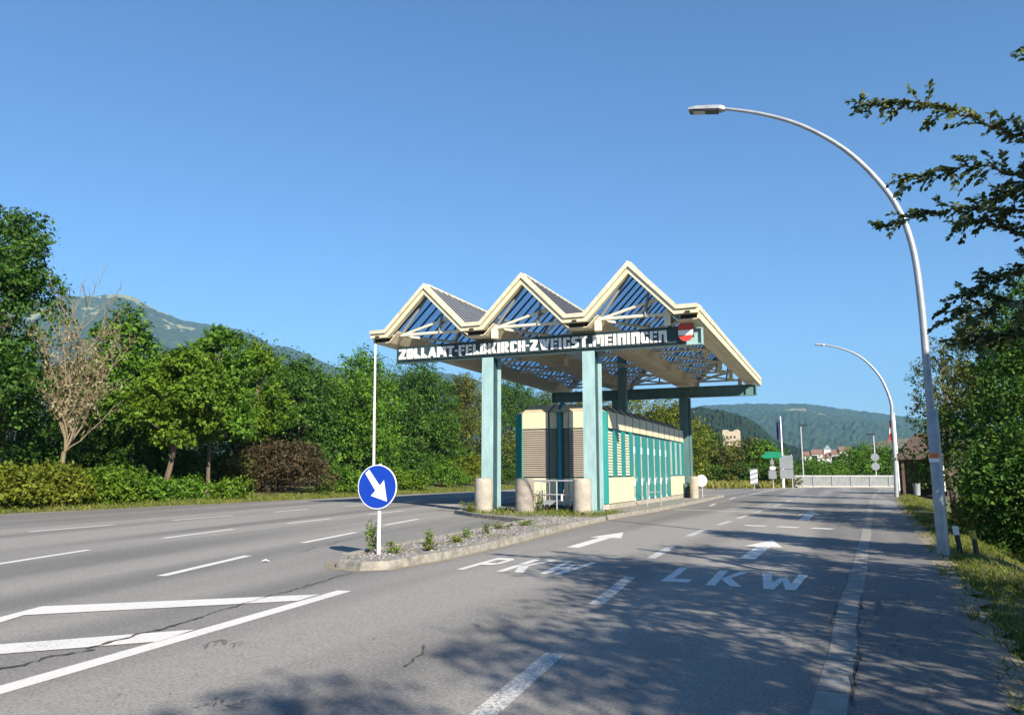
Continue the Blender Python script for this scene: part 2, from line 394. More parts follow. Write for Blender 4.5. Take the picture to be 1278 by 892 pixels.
def tree(name, label, base, height, width, leaf, n, seed, group, cat='tree', crown_lo=.18, size=.27, trunk_r=.16, nb=13, depth=None,
         lean=(0, 0), top_sharp=1.0, mat_bark='bark', spread=.34, per=26):
    rng = np.random.default_rng(seed); rnd = random.Random(seed)
    bx, by, bz = base; depth = depth or width
    root = thing(name, base, label, cat, group)
    blobs = []; h0 = height * crown_lo; hc = height - h0
    for i in range(nb):
        t = (i + .5) / nb; t = t + rnd.uniform(-.06, .06)
        wz = math.sin(math.pi * min(1, max(0.02, (t * .86 + .16)))) ** .7
        if t > .55: wz *= max(.15, 1 - (t - .55) * top_sharp * 1.1)
        ang = i * 2.4 + rnd.uniform(-.5, .5); rr = rnd.uniform(.22, .74) * wz
        r = (.17 + .14 * rnd.random()) * (0.6 + .4 * wz)
        blobs.append((bx + lean[0] * t + math.cos(ang) * rr * width / 2 * 1.15, by + lean[1] * t + math.sin(ang) * rr * depth / 2 * 1.15,
                      bz + h0 + hc * (t * .9 + .03), r * width, r * depth, max(r * hc * .62, .5)))
    top = max(b[2] + b[5] for b in blobs); s = (bz + height - (bz + h0)) / max(.1, top - (bz + h0))
    blobs = [(a, b, bz + h0 + (c - bz - h0) * s, d, e, f_ * s) for a, b, c, d, e, f_ in blobs]
    n = int(n * 1.45); size *= .80
    P, nr, tone = crown_points(rng, blobs, n, per, spread * max(.5, width / 7))
    P[:, 2] = np.maximum(P[:, 2], bz + .1)
    V, Q = leaf_quads(rng, P, size * (.5 + 1.0 * rng.random(len(P)) ** 1.5), nr)
    me = fast_mesh('crown', V - np.array(base), Q, L[leaf], tone)
    o = bpy.data.objects.new('crown', me); COL.objects.link(o); o.parent = root
    mb = MB()
    top_p = Vector((bx + lean[0] * .8, by + lean[1] * .8, bz + height * .86))
    limb(mb, (bx, by, bz - .1), top_p, trunk_r, trunk_r * .18, rnd, 0, 9)
    for b in blobs:
        t = max(.08, min(.8, (b[2] - bz) / height - .16))
        limb(mb, Vector((bx, by, bz)).lerp(top_p, t), b[:3], trunk_r * .45 * (1 - t * .6), .015, rnd, .06)
    mb.build('trunk', M[mat_bark], root, smooth=True)
    return root

def shrub(name, label, base, size_xyz, leaf, n, seed, group, leafsize=.16, nb=7, cat='shrub', per=20, spread=.26):
    rng = np.random.default_rng(seed); rnd = random.Random(seed)
    bx, by, bz = base; sx, sy, sz = size_xyz
    root = thing(name, base, label, cat, group)
    blobs = [(bx, by, bz + sz * .38, sx * .36, sy * .36, sz * .42)] + [(bx + math.cos(a) * sx * .3, by + math.sin(a) * sy * .3, bz + sz * .18, sx * .2, sy * .2, sz * .2) for a in (.3, 1.6, 2.9, 4.0, 4.7, 5.4)]
    for i in range(nb):
        a = i * 2.4 + rnd.random(); rr = rnd.uniform(.35, .8)
        hz = rnd.uniform(.25, .72) * (1.1 - rr * .45)
        blobs.append((bx + math.cos(a) * rr * sx * .4, by + math.sin(a) * rr * sy * .4, bz + sz * hz, sx * .2, sy * .22, sz * rnd.uniform(.2, .3)))
    P, nr, tone = crown_points(rng, blobs, n, per, spread)
    P[:, 2] = np.maximum(P[:, 2], bz + .03)
    V, Q = leaf_quads(rng, P, leafsize * (.6 + .8 * rng.random(len(P))), nr)
    me = fast_mesh('foliage', V - np.array(base), Q, L[leaf], tone)
    o = bpy.data.objects.new('foliage', me); COL.objects.link(o); o.parent = root
    mb = MB()
    for b in blobs[7:]: limb(mb, (bx + rnd.uniform(-.1, .1), by + rnd.uniform(-.1, .1), bz - .05), b[:3], .03, .008, rnd, .05)
    mb.build('stem', M['bark'], root, smooth=True)
    return root

# ---------------------------------------------------------------- ground, road
RIGHT = [(-14, .7), (3, .95), (6.6, 1.1), (11.4, 1.36), (14.1, 1.46), (23.7, 1.9), (46.7, 2.75), (64, 3.7), (90, 6.0)]      # pavement edge (Y, X)
def right_edge(y):
    return float(np.interp(y, [a for a, b in RIGHT], [b for a, b in RIGHT]))
def terrain_z(x, y):
    z = -.03
    re = right_edge(y)
    if x > re: 
        d = x - re; z = -.03 - .55 * min(max(d - .9, 0), 4.0) * (1 if y < 58 else max(0, 1 - (y - 58) / 8)) * .75
        if d > 10: z += min((d - 10) * .1, 3)
    elif x < -28.6: z = .02 + min(-28.6 - x, 8) * .07
    return z
def build_ground():
    xs = sorted(set([-9000, -4000, -1500, -600, -250, -120, -80, -60, -45, -40, -36, -33, -31, -29.5, -28.6, -20, -10, -3, 0] + [round(.5 + i * .35, 2) for i in range(40)] + [17, 20, 25, 30, 40, 60, 100, 200, 500, 1500, 5000, 9000]))
    ys = sorted(set([-3000, -800, -200, -80, -40, -20] + [-10 + 2 * i for i in range(55)] + [105, 115, 130, 150, 200, 300, 500, 900, 2000, 4500, 9000]))
    mb = MB(); vv = [(x, y, terrain_z(x, y) + (rndg.uniform(-.02, .02) if right_edge(y) + .5 < x < 12 else 0)) for y in ys for x in xs]
    nx = len(xs); fs = [(j*nx+i, j*nx+i+1, (j+1)*nx+i+1, (j+1)*nx+i) for j in range(len(ys)-1) for i in range(nx-1)]
    mb.add(vv, fs); return struct(mb.build('ground', M['ground'], smooth=True))
rndg = random.Random(3)
build_ground()
def poly_sheet(name, pts, z, mat):
    mb = MB(); mb.add([(p[0], p[1], z) for p in pts], [tuple(range(len(pts)))]); return struct(mb.build(name, mat))
road = [(y, x) for y, x in RIGHT if y <= 64]
pts = [(x, y) for y, x in road] + [(4.9, 78), (5.6, 92), (-4.9, 87.5), (-6.5, 80), (-11, 77), (-18, 78), (-28.5, 84), (-28.5, -14)]
poly_sheet('road', pts, 0.0, M['asphalt'])

def ribbon(mb, pts, width, z):
    P = [Vector((p[0], p[1], 0)) for p in pts]; vv = []
    for i, p in enumerate(P):
        d = (P[min(i+1, len(P)-1)] - P[max(i-1, 0)]).normalized(); n = Vector((-d.y, d.x, 0))
        wd = width[i] if isinstance(width, list) else width
        vv += [(p + n * wd / 2 + Vector((0, 0, z))), (p - n * wd / 2 + Vector((0, 0, z)))]
    mb.add(vv, [(2*i, 2*i+1, 2*i+3, 2*i+2) for i in range(len(P) - 1)])
# concrete drainage strip between lane and pavement
strip = [(-.34, -12), (-.30, 0), (-.17, 5.4), (-.10, 6.8), (-.0, 10.1), (.16, 13), (.27, 16.2), (.5, 21.6), (.9, 32.3), (1.4, 46), (2.2, 62), (3.3, 78)]
sx = np.array([p[0] for p in strip]); sy = np.array([p[1] for p in strip])
mb = MB(); yy = -12.0; rs = random.Random(8)
while yy < 76:
    y2 = yy + .98
    x1, x2 = float(np.interp(yy, sy, sx)), float(np.interp(y2, sy, sx)); w_ = .215; j = rs.uniform(-.008, .008)
    mb.add([(x1 - w_/2 + j, yy, .004), (x1 + w_/2 + j, yy, .004), (x2 + w_/2 + j, y2, .004), (x2 - w_/2 + j, y2, .004)], [(0, 1, 2, 3)])
    yy += 1.0
M['strip'] = simple('drain_strip_concrete', (.27, .257, .235), .88, var=.35, vscale=5, dirt=(.14, .13, .12), bmp=.5, bscale=60)
struct(mb.build('drainage_strip', M['strip']))

Z1 = .004; Z2 = .008
def line(mb, a, b, width, z=Z1): ribbon(mb, [a, b], width, z)
def P2(x, y): v = gz(x, y); return (v.x, v.y)
# dashes of the right carriageway
mb = MB()
for a, b in [((-2.13, 4.3), (-2.30, 6.3)), ((-2.69, 8.75), (-2.92, 11.2)), ((-3.2, 13.7), (-3.3, 16.1)), ((-3.46, 18.8), (-3.46, 21.4)), ((-3.4, 23.2), (-3.3, 25.3)), ((-3.25, 26.6), (-3.2, 29.3)), ((-3.1, 30.8), (-3.0, 34.5)), ((-2.9, 37), (-2.8, 40)), ((-2.75, 43), (-2.7, 46)), ((-2.6, 50), (-2.5, 54)), ((-5.6, 36), (-5.8, 39)), ((-6.0, 46), (-6.2, 50)), ((-6.0, 56), (-5.5, 60))]:
    line(mb, a, b, .17)
struct(mb.build('lane_dashes', M['paint_worn']))
mb = MB(); line(mb, (-6.5, 32.3), (-3.1, 31.6), .2); struct(mb.build('stop_line', M['paint']))
# dashes of the left carriageway, extended along the lanes
mb = MB()
for a, b in [((-12.9, 8.3), (-13.75, 10.9)), ((-19.4, 13.6), (-19.65, 16.3)), ((-14.6, 13.5), (-15.2, 16.4)), ((-19.8, 18.6), (-20.1, 21.6)), ((-9.3, 8.6), (-10.1, 11.3)), ((-10.85, 13.8), (-11.5, 16.75)), ((-15.4, 18.8), (-15.7, 21.4)), ((-20.3, 24), (-20.7, 26.6)), ((-12.3, 19.3), (-12.9, 22.3)), ((-16, 24), (-16.3, 27)), ((-20.9, 29.5), (-21.2, 32.5)), ((-16.6, 30), (-16.9, 33)), ((-21.4, 35.5), (-21.6, 38.5)), ((-17, 36), (-17.2, 39)), ((-21.8, 42), (-22, 45)), ((-17.3, 42), (-17.4, 45)), ((-11.8, 3.2), (-12.6, 6))]:
    line(mb, a, b, .16)
struct(mb.build('lane_dashes', M['paint']))
# chevron area in front of the island
mb = MB()
e0 = Vector((*P2(0, 861), 0)); e1 = Vector((*P2(430, 737), 0)); dd = (e1 - e0)
ribbon(mb, [e0 - dd * 1.2, e1], .20, Z1)
mb.add([(*P2(*p), Z2) for p in [(30, 768), (52, 757), (399, 742), (372, 750)]], [(0, 1, 2, 3)])
c0 = Vector((*P2(30, 768), 0)); c1 = Vector((*P2(52, 757), 0)); f0 = c0 + (Vector((*P2(-40, 790), 0)) - c0) * 4; f1 = c1 + (Vector((*P2(-25, 777), 0)) - c1) * 4
mb.add([(c0.x, c0.y, Z2), (c1.x, c1.y, Z2), (f1.x, f1.y, Z2), (f0.x, f0.y, Z2)], [(0, 1, 2, 3)])
mb.add([(*P2(*p), Z2) for p in [(-330, 843), (-320, 829), (243, 786), (198, 801)]], [(0, 1, 2, 3)])
for f in mb.f: pass
struct(mb.build('chevron_marking', M['paint']))
# road lettering: each glyph drawn in (u across, v along) units
def glyph_road(g):
    return {
     'P': [[(0,0),(.28,0),(.28,.40),(0,.40)], [(0,.40),(.28,.40),(.28,1),(0,1)], [(.28,.82),(.72,.82),(.72,1),(.28,1)], [(.28,.40),(.72,.40),(.72,.56),(.28,.56)], [(.72,.40),(.95,.52),(.95,.88),(.72,1)]],
     'K': [[(0,0),(.27,0),(.27,1),(0,1)], [(.27,.42),(.66,1),(.98,1),(.47,.42)], [(.47,.56),(.27,.42),(.27,.40),(.68,0),(1,0)]],
     'W': [[(0,1),(.2,1),(.38,0),(.18,0)], [(.38,0),(.18,0),(.42,.72),(.56,.72)], [(.46,.72),(.58,.72),(.80,0),(.60,0)], [(.60,0),(.80,0),(1.02,1),(.82,1)]],
     'L': [[(0,0),(.28,0),(.28,1),(0,1)], [(.28,0),(.85,0),(.85,.2),(.28,.2)]]}[g]
def letters(word, origins, wids, hgt, shear):
    mb = MB()
    for ch, (ox, oy), wid in zip(word, origins, wids):
        for k, pl in enumerate(glyph_road(ch)):
            mb.add([(ox + u * wid + shear * v * hgt, oy + v * hgt, Z1 + .0012 * k) for u, v in pl], [tuple(range(len(pl)))])
    o = struct(mb.build('road_lettering', M['paint'])); o['label'] = 'white %s lettering on the lane' % word; return o
letters('PKW', [(-5.66, 11.0), (-4.98, 11.0), (-4.36, 11.0)], (.42, .46, .54), 1.75, -.04)
letters('LKW', [(-2.42, 10.95), (-1.78, 10.8), (-1.14, 10.75)], (.46, .48, .64), 1.7, -.03)
def arrow(x, y, dx, length, width):
    mb = MB(); a = Vector((x, y, 0)); d = Vector((dx, length, 0)); n = Vector((d.y, -d.x, 0)).normalized(); L_ = d.length; d.normalize()
    def q(u, v): p = a + d * u + n * v; return (p.x, p.y, Z1)
    mb.add([q(0, -width*.22), q(0, width*.22), q(L_*.6, width*.22), q(L_*.6, -width*.22)], [(0, 1, 2, 3)])
    mb.add([(p[0], p[1], Z2 - .002) for p in (q(L_*.58, -width*.62), q(L_*.58, width*.62), q(L_, 0))], [(0, 1, 2)])
    struct(mb.build('lane_arrow', M['paint']))
arrow(-5.12, 15.1, -.08, 4.3, .62); arrow(-1.62, 14.3, .1, 4.2, .62); arrow(-1.2, 26.8, .1, 5.5, .7)
mb = MB()
for k, (a, b) in enumerate([((-2.66, 23.4), (-2.08, 23.25)), ((-1.74, 23.2), (-1.2, 23.0)), ((-.86, 23.0), (-.3, 22.75))]):
    line(mb, a, b, .36)
struct(mb.build('give_way_bars', M['paint']))
# cracks
mbc = MB(); rc = random.Random(11)
def crack(a, b, n, w_, amp):
    a, b = Vector((a[0], a[1], 0)), Vector((b[0], b[1], 0)); d = b - a; nn = Vector((-d.y, d.x, 0)).normalized(); pts = []; off = 0
    for i in range(n + 1):
        off = off * .8 + rc.uniform(-amp, amp); pts.append(a + d * (i / n) + nn * off)
    ribbon(mbc, pts, [w_ * rc.uniform(.25, 1.3) for _ in pts], .0022 + .009)
crack(P2(-60, 850), P2(110, 810), 26, .035, .035); crack(P2(110, 810), P2(250, 770), 22, .05, .03); crack(P2(250, 770), P2(437, 715), 40, .022, .03)
crack(P2(405, 727), P2(330, 745), 14, .015, .03); crack(P2(440, 672), P2(370, 689), 18, .02, .04); crack(P2(500, 832), P2(530, 806), 12, .02, .03)
M['crack'] = simple('road_crack', (.075, .07, .068), .95)
for i in range(18):
    y0 = rc.uniform(3, 14); x0 = rc.uniform(.15, .95); crack((x0, y0), (x0 + rc.uniform(-.3, .3), y0 + rc.uniform(.3, 1.6)), 9, .006, .05)
for i in range(14):
    y0 = rc.uniform(3, 16); xs_ = float(np.interp(y0, sy, sx)) + rc.choice((-.13, .13)); crack((xs_, y0), (xs_ + .02, y0 + rc.uniform(.4, 1.2)), 8, .014, .012)
struct(mbc.build('road_crack', M['crack']))
mbc = MB()
for px, py, sz in [(262, 806, .30), (285, 808, .30), (272, 880, .26), (290, 876, .2), (240, 842, .06), (205, 820, .05), (150, 868, .06), (206, 868, .05), (530, 860, .07), (615, 760, .12), (470, 798, .06)]:
    c = gz(px, py)
    for k in range(6 if sz > .15 else 1):
        a = (c.x + rc.uniform(-.5, .5) * sz, c.y + rc.uniform(-.5, .5) * sz); crack(a, (a[0] + rc.uniform(-.4, .4) * sz, a[1] + rc.uniform(.0, .5) * sz), 5, .010, .015)
struct(mbc.build('road_crack', M['crack']))

# ---------------------------------------------------------------- traffic island
ISL = [(-6.95, 10.25), (-6.62, 10.55), (-6.47, 12.3), (-6.55, 15.5), (-6.9, 19.9), (-7.0, 24.6), (-6.75, 31), (-6.75, 40), (-6.85, 50), (-14.2, 50), (-14.0, 31), (-13.4, 25.8), (-11.9, 24.2), (-8.75, 21.5), (-8.5, 17), (-8.15, 13), (-8.0, 11.2), (-7.55, 10.45)]
def inset(poly, d):
    n = len(poly); out = []
    for i in range(n):
        p0, p1, p2 = [Vector((*poly[(i + k) % n], 0)) for k in (-1, 0, 1)]
        a = (p1 - p0).normalized(); b = (p2 - p1).normalized(); na = Vector((-a.y, a.x, 0)); nb = Vector((-b.y, b.x, 0))
        m = (na + nb).normalized(); k = d / max(.35, m.dot(na)); out.append(tuple((p1 + m * k)[:2]))
    return out
inn = inset(ISL, .17)
mb = MB(); n = len(inn); mb.add([(p[0], p[1], .10) for p in inn], [tuple(range(n))]); struct(mb.build('traffic_island', M['gravel']))
mbk = MB(); rk = random.Random(4)
inn2 = inset(ISL, .155)
for i in range(n):
    a, b = Vector((*ISL[i], 0)), Vector((*ISL[(i+1) % n], 0)); c, d = Vector((*inn2[(i+1) % n], 0)), Vector((*inn2[i], 0))
    k = max(1, round((b - a).length / 1.0))
    for j in range(k):
        t0, t1 = j / k + .006 / k, (j + 1) / k - .006 / k; h = .135 + rk.uniform(-.006, .006)
        q = [a.lerp(b, t0), a.lerp(b, t1), d.lerp(c, t1), d.lerp(c, t0)]
        top_in = .02
        lo = [(p.x, p.y, -.05) for p in q]; hi = [(p.x, p.y, h) for p in q]
        m_ = (q[3] - q[0]).normalized() * .025
        hi[0] = (q[0].x + m_.x, q[0].y + m_.y, h); hi[1] = (q[1].x + m_.x, q[1].y + m_.y, h)
        mbk.add(lo + hi, [(3,2,1,0),(4,5,6,7),(0,1,5,4),(1,2,6,5),(2,3,7,6),(3,0,4,7)])
struct(mbk.build('island_kerb', M['kerb'], bevel=.012))
# soil and dust gathered at the kerb foot and along the pavement edge
M['soil'] = simple('dusty_soil', (.24, .20, .15), .95, var=.4, vscale=6, dirt=(.10, .095, .04), bmp=.6, bscale=40)
mb = MB(); rsl = random.Random(12)
def dirt_edge(path, wmin, wmax, z, step=.22, off=0.0):
    P = [Vector((*p, 0)) for p in path]; pts = []; ws = []
    for i in range(len(P) - 1):
        k = max(1, int((P[i+1] - P[i]).length / step))
        for j in range(k): pts.append(P[i].lerp(P[i+1], j / k) + Vector((rsl.uniform(-.03, .03), rsl.uniform(-.03, .03), 0))); ws.append(rsl.uniform(wmin, wmax))
    ribbon(mb, pts, ws, z)
dirt_edge([(-8.1, 11.1), (-7.58, 10.38), (-6.95, 10.18), (-6.56, 10.5), (-6.41, 12.3), (-6.49, 15.5), (-6.84, 19.9), (-6.94, 24.6), (-6.69, 31), (-6.69, 44)], .10, .30, .0035)
dirt_edge([(-8.2, 12.4), (-8.55, 17), (-8.8, 21.4), (-11.9, 24.1)], .06, .22, .0035)
dirt_edge([(right_edge(y) - .02, y) for y in [3, 5, 7, 9, 11, 13, 15, 18, 22, 27, 33, 40, 50, 60]], .10, .42, .0035)
dirt_edge([(-28.4, y) for y in range(10, 80, 4)], .3, .8, .0035, .6)
struct(mb.build('kerb_dirt', M['soil']))
# loose stones
rng = np.random.default_rng(5); mb = MB()
def in_poly(x, y, poly):
    c = False; j = len(poly) - 1
    for i in range(len(poly)):
        if (poly[i][1] > y) != (poly[j][1] > y) and x < (poly[j][0]-poly[i][0])*(y-poly[i][1])/(poly[j][1]-poly[i][1])+poly[i][0]: c = not c
        j = i
    return c
cnt = 0
while cnt < 1900:
    x, y = rng.uniform(-8.8, -6.5), rng.uniform(10.4, 24)
    if not in_poly(x, y, inn): continue
    cnt += 1; s = rng.uniform(.012, .035); r_ = Matrix.Rotation(rng.uniform(0, 6.28), 3, 'Z')
    pts = [r_ @ Vector(p) for p in ((s, 0, 0), (-.3*s, s*.8, 0), (-.8*s, -.6*s, .1*s), (.2*s, .1*s, s*.9))]
    mb.add([(x + p.x, y + p.y, .10 + p.z) for p in pts], [(0, 1, 3), (1, 2, 3), (2, 0, 3), (0, 2, 1)])
tag(mb.build('loose_gravel', M['gravel']), 'loose grey gravel on the tongue of the traffic island', 'gravel', kind='stuff')

# ---------------------------------------------------------------- hills
def hill(name, sil, D, front, back, mat, rough, nx=260, nr=46, x0=-500, x1=1800, seed=0, dvar=.0):
    xs = np.linspace(x0, x1, nx); ys = np.interp(xs, [a for a, b in sil], [b for a, b in sil])
    mb = MB(); vv = []; rr = random.Random(seed)
    for j in range(nr + 9):
        for i in range(nx):
            v = ray(xs[i], ys[i]); h = Vector((v.x, v.y, 0)); hl = h.length; dirn = h / hl
            dist = D * (1 + dvar * mnoise.noise(Vector((xs[i] * .004, seed, 0))))
            zr = EYE + v.z / hl * dist
            if j <= nr:
                t = j / nr; d = dist - front * (1 - t)
                z = zr * (t ** 1.15); am = math.sin(math.pi * min(1, t)) 
                p = dirn * d
                z += zr * .16 * am * mnoise.fractal(Vector((p.x, p.y, seed * 50)) / (D * .10), 1.0, 2.1, 5)
                if 0 < t: z += rough * rr.uniform(-1, 1) * (1 if t < 1 else .7) * min(1, max(zr, 0) / (rough * 4))
            else:
                t = (j - nr) / 8; d = dist + back * t; z = zr * (1 - t) ** 1.2; p = dirn * d
            vv.append((p.x, p.y, z - .6))
    mb.add(vv, [(j*nx+i, j*nx+i+1, (j+1)*nx+i+1, (j+1)*nx+i) for j in range(nr + 8) for i in range(nx - 1)])
    return struct(mb.build(name, mat))
SIL_L = [(-500, 420), (-200, 400), (0, 384), (60, 374), (85, 369), (110, 370), (150, 366), (165, 370), (185, 381), (205, 391), (230, 400), (255, 404), (280, 408), (300, 411), (315, 416), (340, 432), (362, 433), (378, 439), (410, 455), (440, 463), (480, 468), (550, 464), (580, 470), (620, 482), (700, 505), (760, 530), (830, 560), (900, 589), (1800, 589)]
hill('mountain', SIL_L, 3600, 2100, 1600, M['hill_left'], 5, nx=420, nr=60, seed=1)
SIL_F = [(-500, 589), (600, 586), (760, 560), (840, 515), (870, 507), (900, 511), (920, 516), (940, 525), (955, 537), (965, 548), (985, 556), (1010, 562), (1060, 572), (1120, 584), (1250, 589), (1800, 589)]
hill('forest_hill', SIL_F, 1050, 480, 500, M['hill_forest'], 2.6, nx=420, nr=60, x0=500, x1=1400, seed=2)
SIL_R = [(-500, 589), (500, 580), (700, 540), (800, 515), (880, 506), (930, 503), (1010, 504), (1060, 511), (1110, 517), (1160, 523), (1220, 530), (1300, 536), (1500, 560), (1800, 585)]
hill('far_ridge', SIL_R, 3900, 2400, 1500, M['hill_far'], 5, nx=300, nr=60, x0=500, x1=1700, seed=3)
SIL_V = [(-500, 590), (930, 590), (960, 583), (1000, 576), (1060, 566), (1085, 553), (1110, 547), (1150, 545), (1250, 552), (1400, 575), (1800, 590)]
hill('field_hill', SIL_V, 1400, 600, 500, M['hill_field'], 1.2, nx=160, nr=36, x0=900, x1=1500, seed=4)

# ---------------------------------------------------------------- customs canopy
YG, YR = 25.7, 48.6                     # front and rear edge of the roof
CV = [-16.95, -12.71, -8.57, -4.51]; HF = .345
ZT, ZP, ZB = 7.19, 8.93, 6.72
can = thing('customs_canopy', (-10.4, 36.5, .1), 'cream zigzag roofed border canopy on pale teal steel columns', 'canopy')
def zig(off):                           # zigzag polyline lowered by off along its normals
    pts = []
    for k in range(4):
        pts += [(CV[k] - HF, ZT), (CV[k] + HF, ZT)]
        if k < 3: pts.append(((CV[k] + CV[k+1]) / 2, ZP))
    res = []
    for i, p in enumerate(pts):
        p = Vector((p[0], 0, p[1])); a = Vector((pts[max(i-1, 0)][0], 0, pts[max(i-1, 0)][1])); b = Vector((pts[min(i+1, len(pts)-1)][0], 0, pts[min(i+1, len(pts)-1)][1]))
        na = Vector((0, 0, 1)) if i == 0 else Vector((-(p-a).z, 0, (p-a).x)).normalized()
        nb = Vector((0, 0, 1)) if i == len(pts) - 1 else Vector((-(b-p).z, 0, (b-p).x)).normalized()
        m = (na + nb).normalized(); res.append(p - m * (off / max(.3, m.dot(na))))
    return res
def zband(o0, o1, y0, y1):
    A, B = zig(o0), zig(o1); mb = MB(); n_ = len(A)
    for i in range(n_ - 1):
        q = [A[i], A[i+1], B[i+1], B[i]]
        f = [(v.x, y0, v.z) for v in q]; b = [(v.x, y1, v.z) for v in q]
        mb.add(f + b, [(0,3,2,1)[::-1] if False else (3,2,1,0), (4,5,6,7), (0,1,5,4), (2,3,7,6)])
    for i, s in ((0, 0), (n_ - 1, 1)):
        q = [(A[i].x, y0, A[i].z), (A[i].x, y1, A[i].z), (B[i].x, y1, B[i].z), (B[i].x, y0, B[i].z)]; mb.add(q, [(0, 1, 2, 3)])
    return mb
for y0, y1 in ((YG, YG + .34), (YR - .34, YR)):
    mb = zband(-.02, .125, y0, y1); n0 = len(mb.f); A = zig(-.036)
    for i in range(len(A) - 1):
        d = A[i+1] - A[i]; k = max(1, int(d.length / .30)); dn = d.normalized(); nn = Vector((-dn.z, 0, dn.x))
        for j in range(1, k):
            p = A[i] + d * (j / k) - nn * .088; yj = (y0 + .005) if y0 == YG else (y1 - .005)
            mb.bar(p - nn * .065 + Vector((0, yj, 0)), p + nn * .065 + Vector((0, yj, 0)), .014, .016, (0, 1, 0))
    o = mb.build('fascia_cap', M['cream_roof'], can); o.data.materials.append(M['joint'])
    for pl in o.data.polygons: pl.material_index = 1 if pl.index >= n0 else 0
zband(.14, .29, YG + .07, YG + .30).build('fascia', M['cream'], can)
zband(.14, .29, YR - .30, YR - .07).build('fascia', M['cream'], can)
# long eaves left and right
for s, x in ((-1, CV[0] - HF), (1, CV[3] + HF)):
    mb = MB(); mb.box((min(x, x + s*.03), YG + .345, ZT - .17), (max(x, x + s*.03), YR - .345, ZT + .03)); mb.box((min(x, x - s*.3), YG + .345, ZT - .02), (max(x, x - s*.3), YR - .345, ZT + .028))
    yy = YG + .7
    while yy < YR - .5:
        mb.box((min(x, x + s*.045), yy, ZT - .172), (max(x, x + s*.045), yy + .03, ZT + .032)); yy += .6
    mb.build('eave_cap', M['cream_roof'], can)
    mb = MB(); mb.box((min(x, x - s*.06), YG + .31, ZT - .45), (max(x, x - s*.06), YR - .31, ZT - .19)); mb.build('eave_fascia', M['cream'], can)
# troughs under the valleys and eaves: boarded hexagonal boxes
for k, c in enumerate(CV):
    mb = MB(); lo, hi = -.40, .40
    ya, yb = YG + .31, YR - .31
    prof = []
    if k > 0: prof.append(((-.82, ZB + .42), (-.415, ZB + .01)))
    if k == 0: prof.append(((-HF + .02, ZB + .03), (-HF + .02, ZB + .012)))
    half = .385
    prof.append(((-half if k > 0 else -HF + .06, ZB), (-.006, ZB))); prof.append(((.006, ZB), (half if k < 3 else HF - .06, ZB)))
    if k < 3: prof.append(((.415, ZB + .01), (.82, ZB + .42)))
    for (u0, z0), (u1, z1) in prof:
        n_ = Vector((-(z1 - z0), 0, u1 - u0)).normalized() * .03
        y = ya; 
        while y < yb - .1:
            y2 = min(yb, y + 3.8) - .012
            mb.prism([(c + u0, y, z0), (c + u1, y, z1), (c + u1, y2, z1), (c + u0, y2, z0)], (n_.x, 0, n_.z)); y += 3.8
    mb.build('valley_soffit', M['soffit'], can)
    mb = MB(); mb.box((c - .3, YG + .36, ZB + .05), (c + .3, YR - .36, ZB + .33)); mb.build('valley_core', M['gap'], can)
    mb = MB(); mb.box((c - .07, YG - .006, ZB + .19), (c + .09, YG + .1, ZB + .25)); mb.build('drain_spout', M['gap'], can)
# roof slopes
for k in range(3):
    xl, xr = CV[k] + HF, CV[k+1] - HF; xm = (xl + xr) / 2; ya, yb = YG + .345, YR - .345
    nl = Vector((-(ZP-ZT), 0, xm-xl)).normalized(); nr_ = Vector((ZP-ZT, 0, xr-xm)).normalized()
    a, b = Vector((xl, 0, ZT)), Vector((xm, 0, ZP)); c = Vector((xr, 0, ZT))
    def slab(p, q, n_, t0, t1):
        mb = MB(); A_ = p - n_ * t0; B_ = q - n_ * t0; C_ = q - n_ * t1; D_ = p - n_ * t1
        mb.prism([(v.x, ya, v.z) for v in (A_, B_, C_, D_)], (0, yb - ya, 0)); return mb
    gl = slab(a, b - Vector((.02, 0, .02)), nl, .04, .07).build('roof_glazing', M['glaze'], can)
    slab(b + Vector((.02, 0, -.02)), c, nr_, .02, .08).build('roof_sheet', M['roof_metal'], can)
    mb = MB(); y = ya + .3
    while y < yb: mb.bar(a - nl * .125 + Vector((0, y, 0)), b - nl * .135 - Vector((.06, -y, .06)), .055, .055); y += .62
    mb.build('glazing_bars', M['glaze_bar'], can)
    mb = MB(); y = ya + .2
    while y < yb: mb.bar(b - nr_ * -.005 + Vector((.03, y, -.03)), c + nr_ * .005 + Vector((0, y, 0)), .035, .05); y += .5
    mb.build('roof_seam', M['seam'], can)
    mb = MB(); mb.tube([(xm, ya, ZP + .0), (xm, yb, ZP + .0)], .07, 8); mb.build('ridge_cap', M['cream_roof'], can)
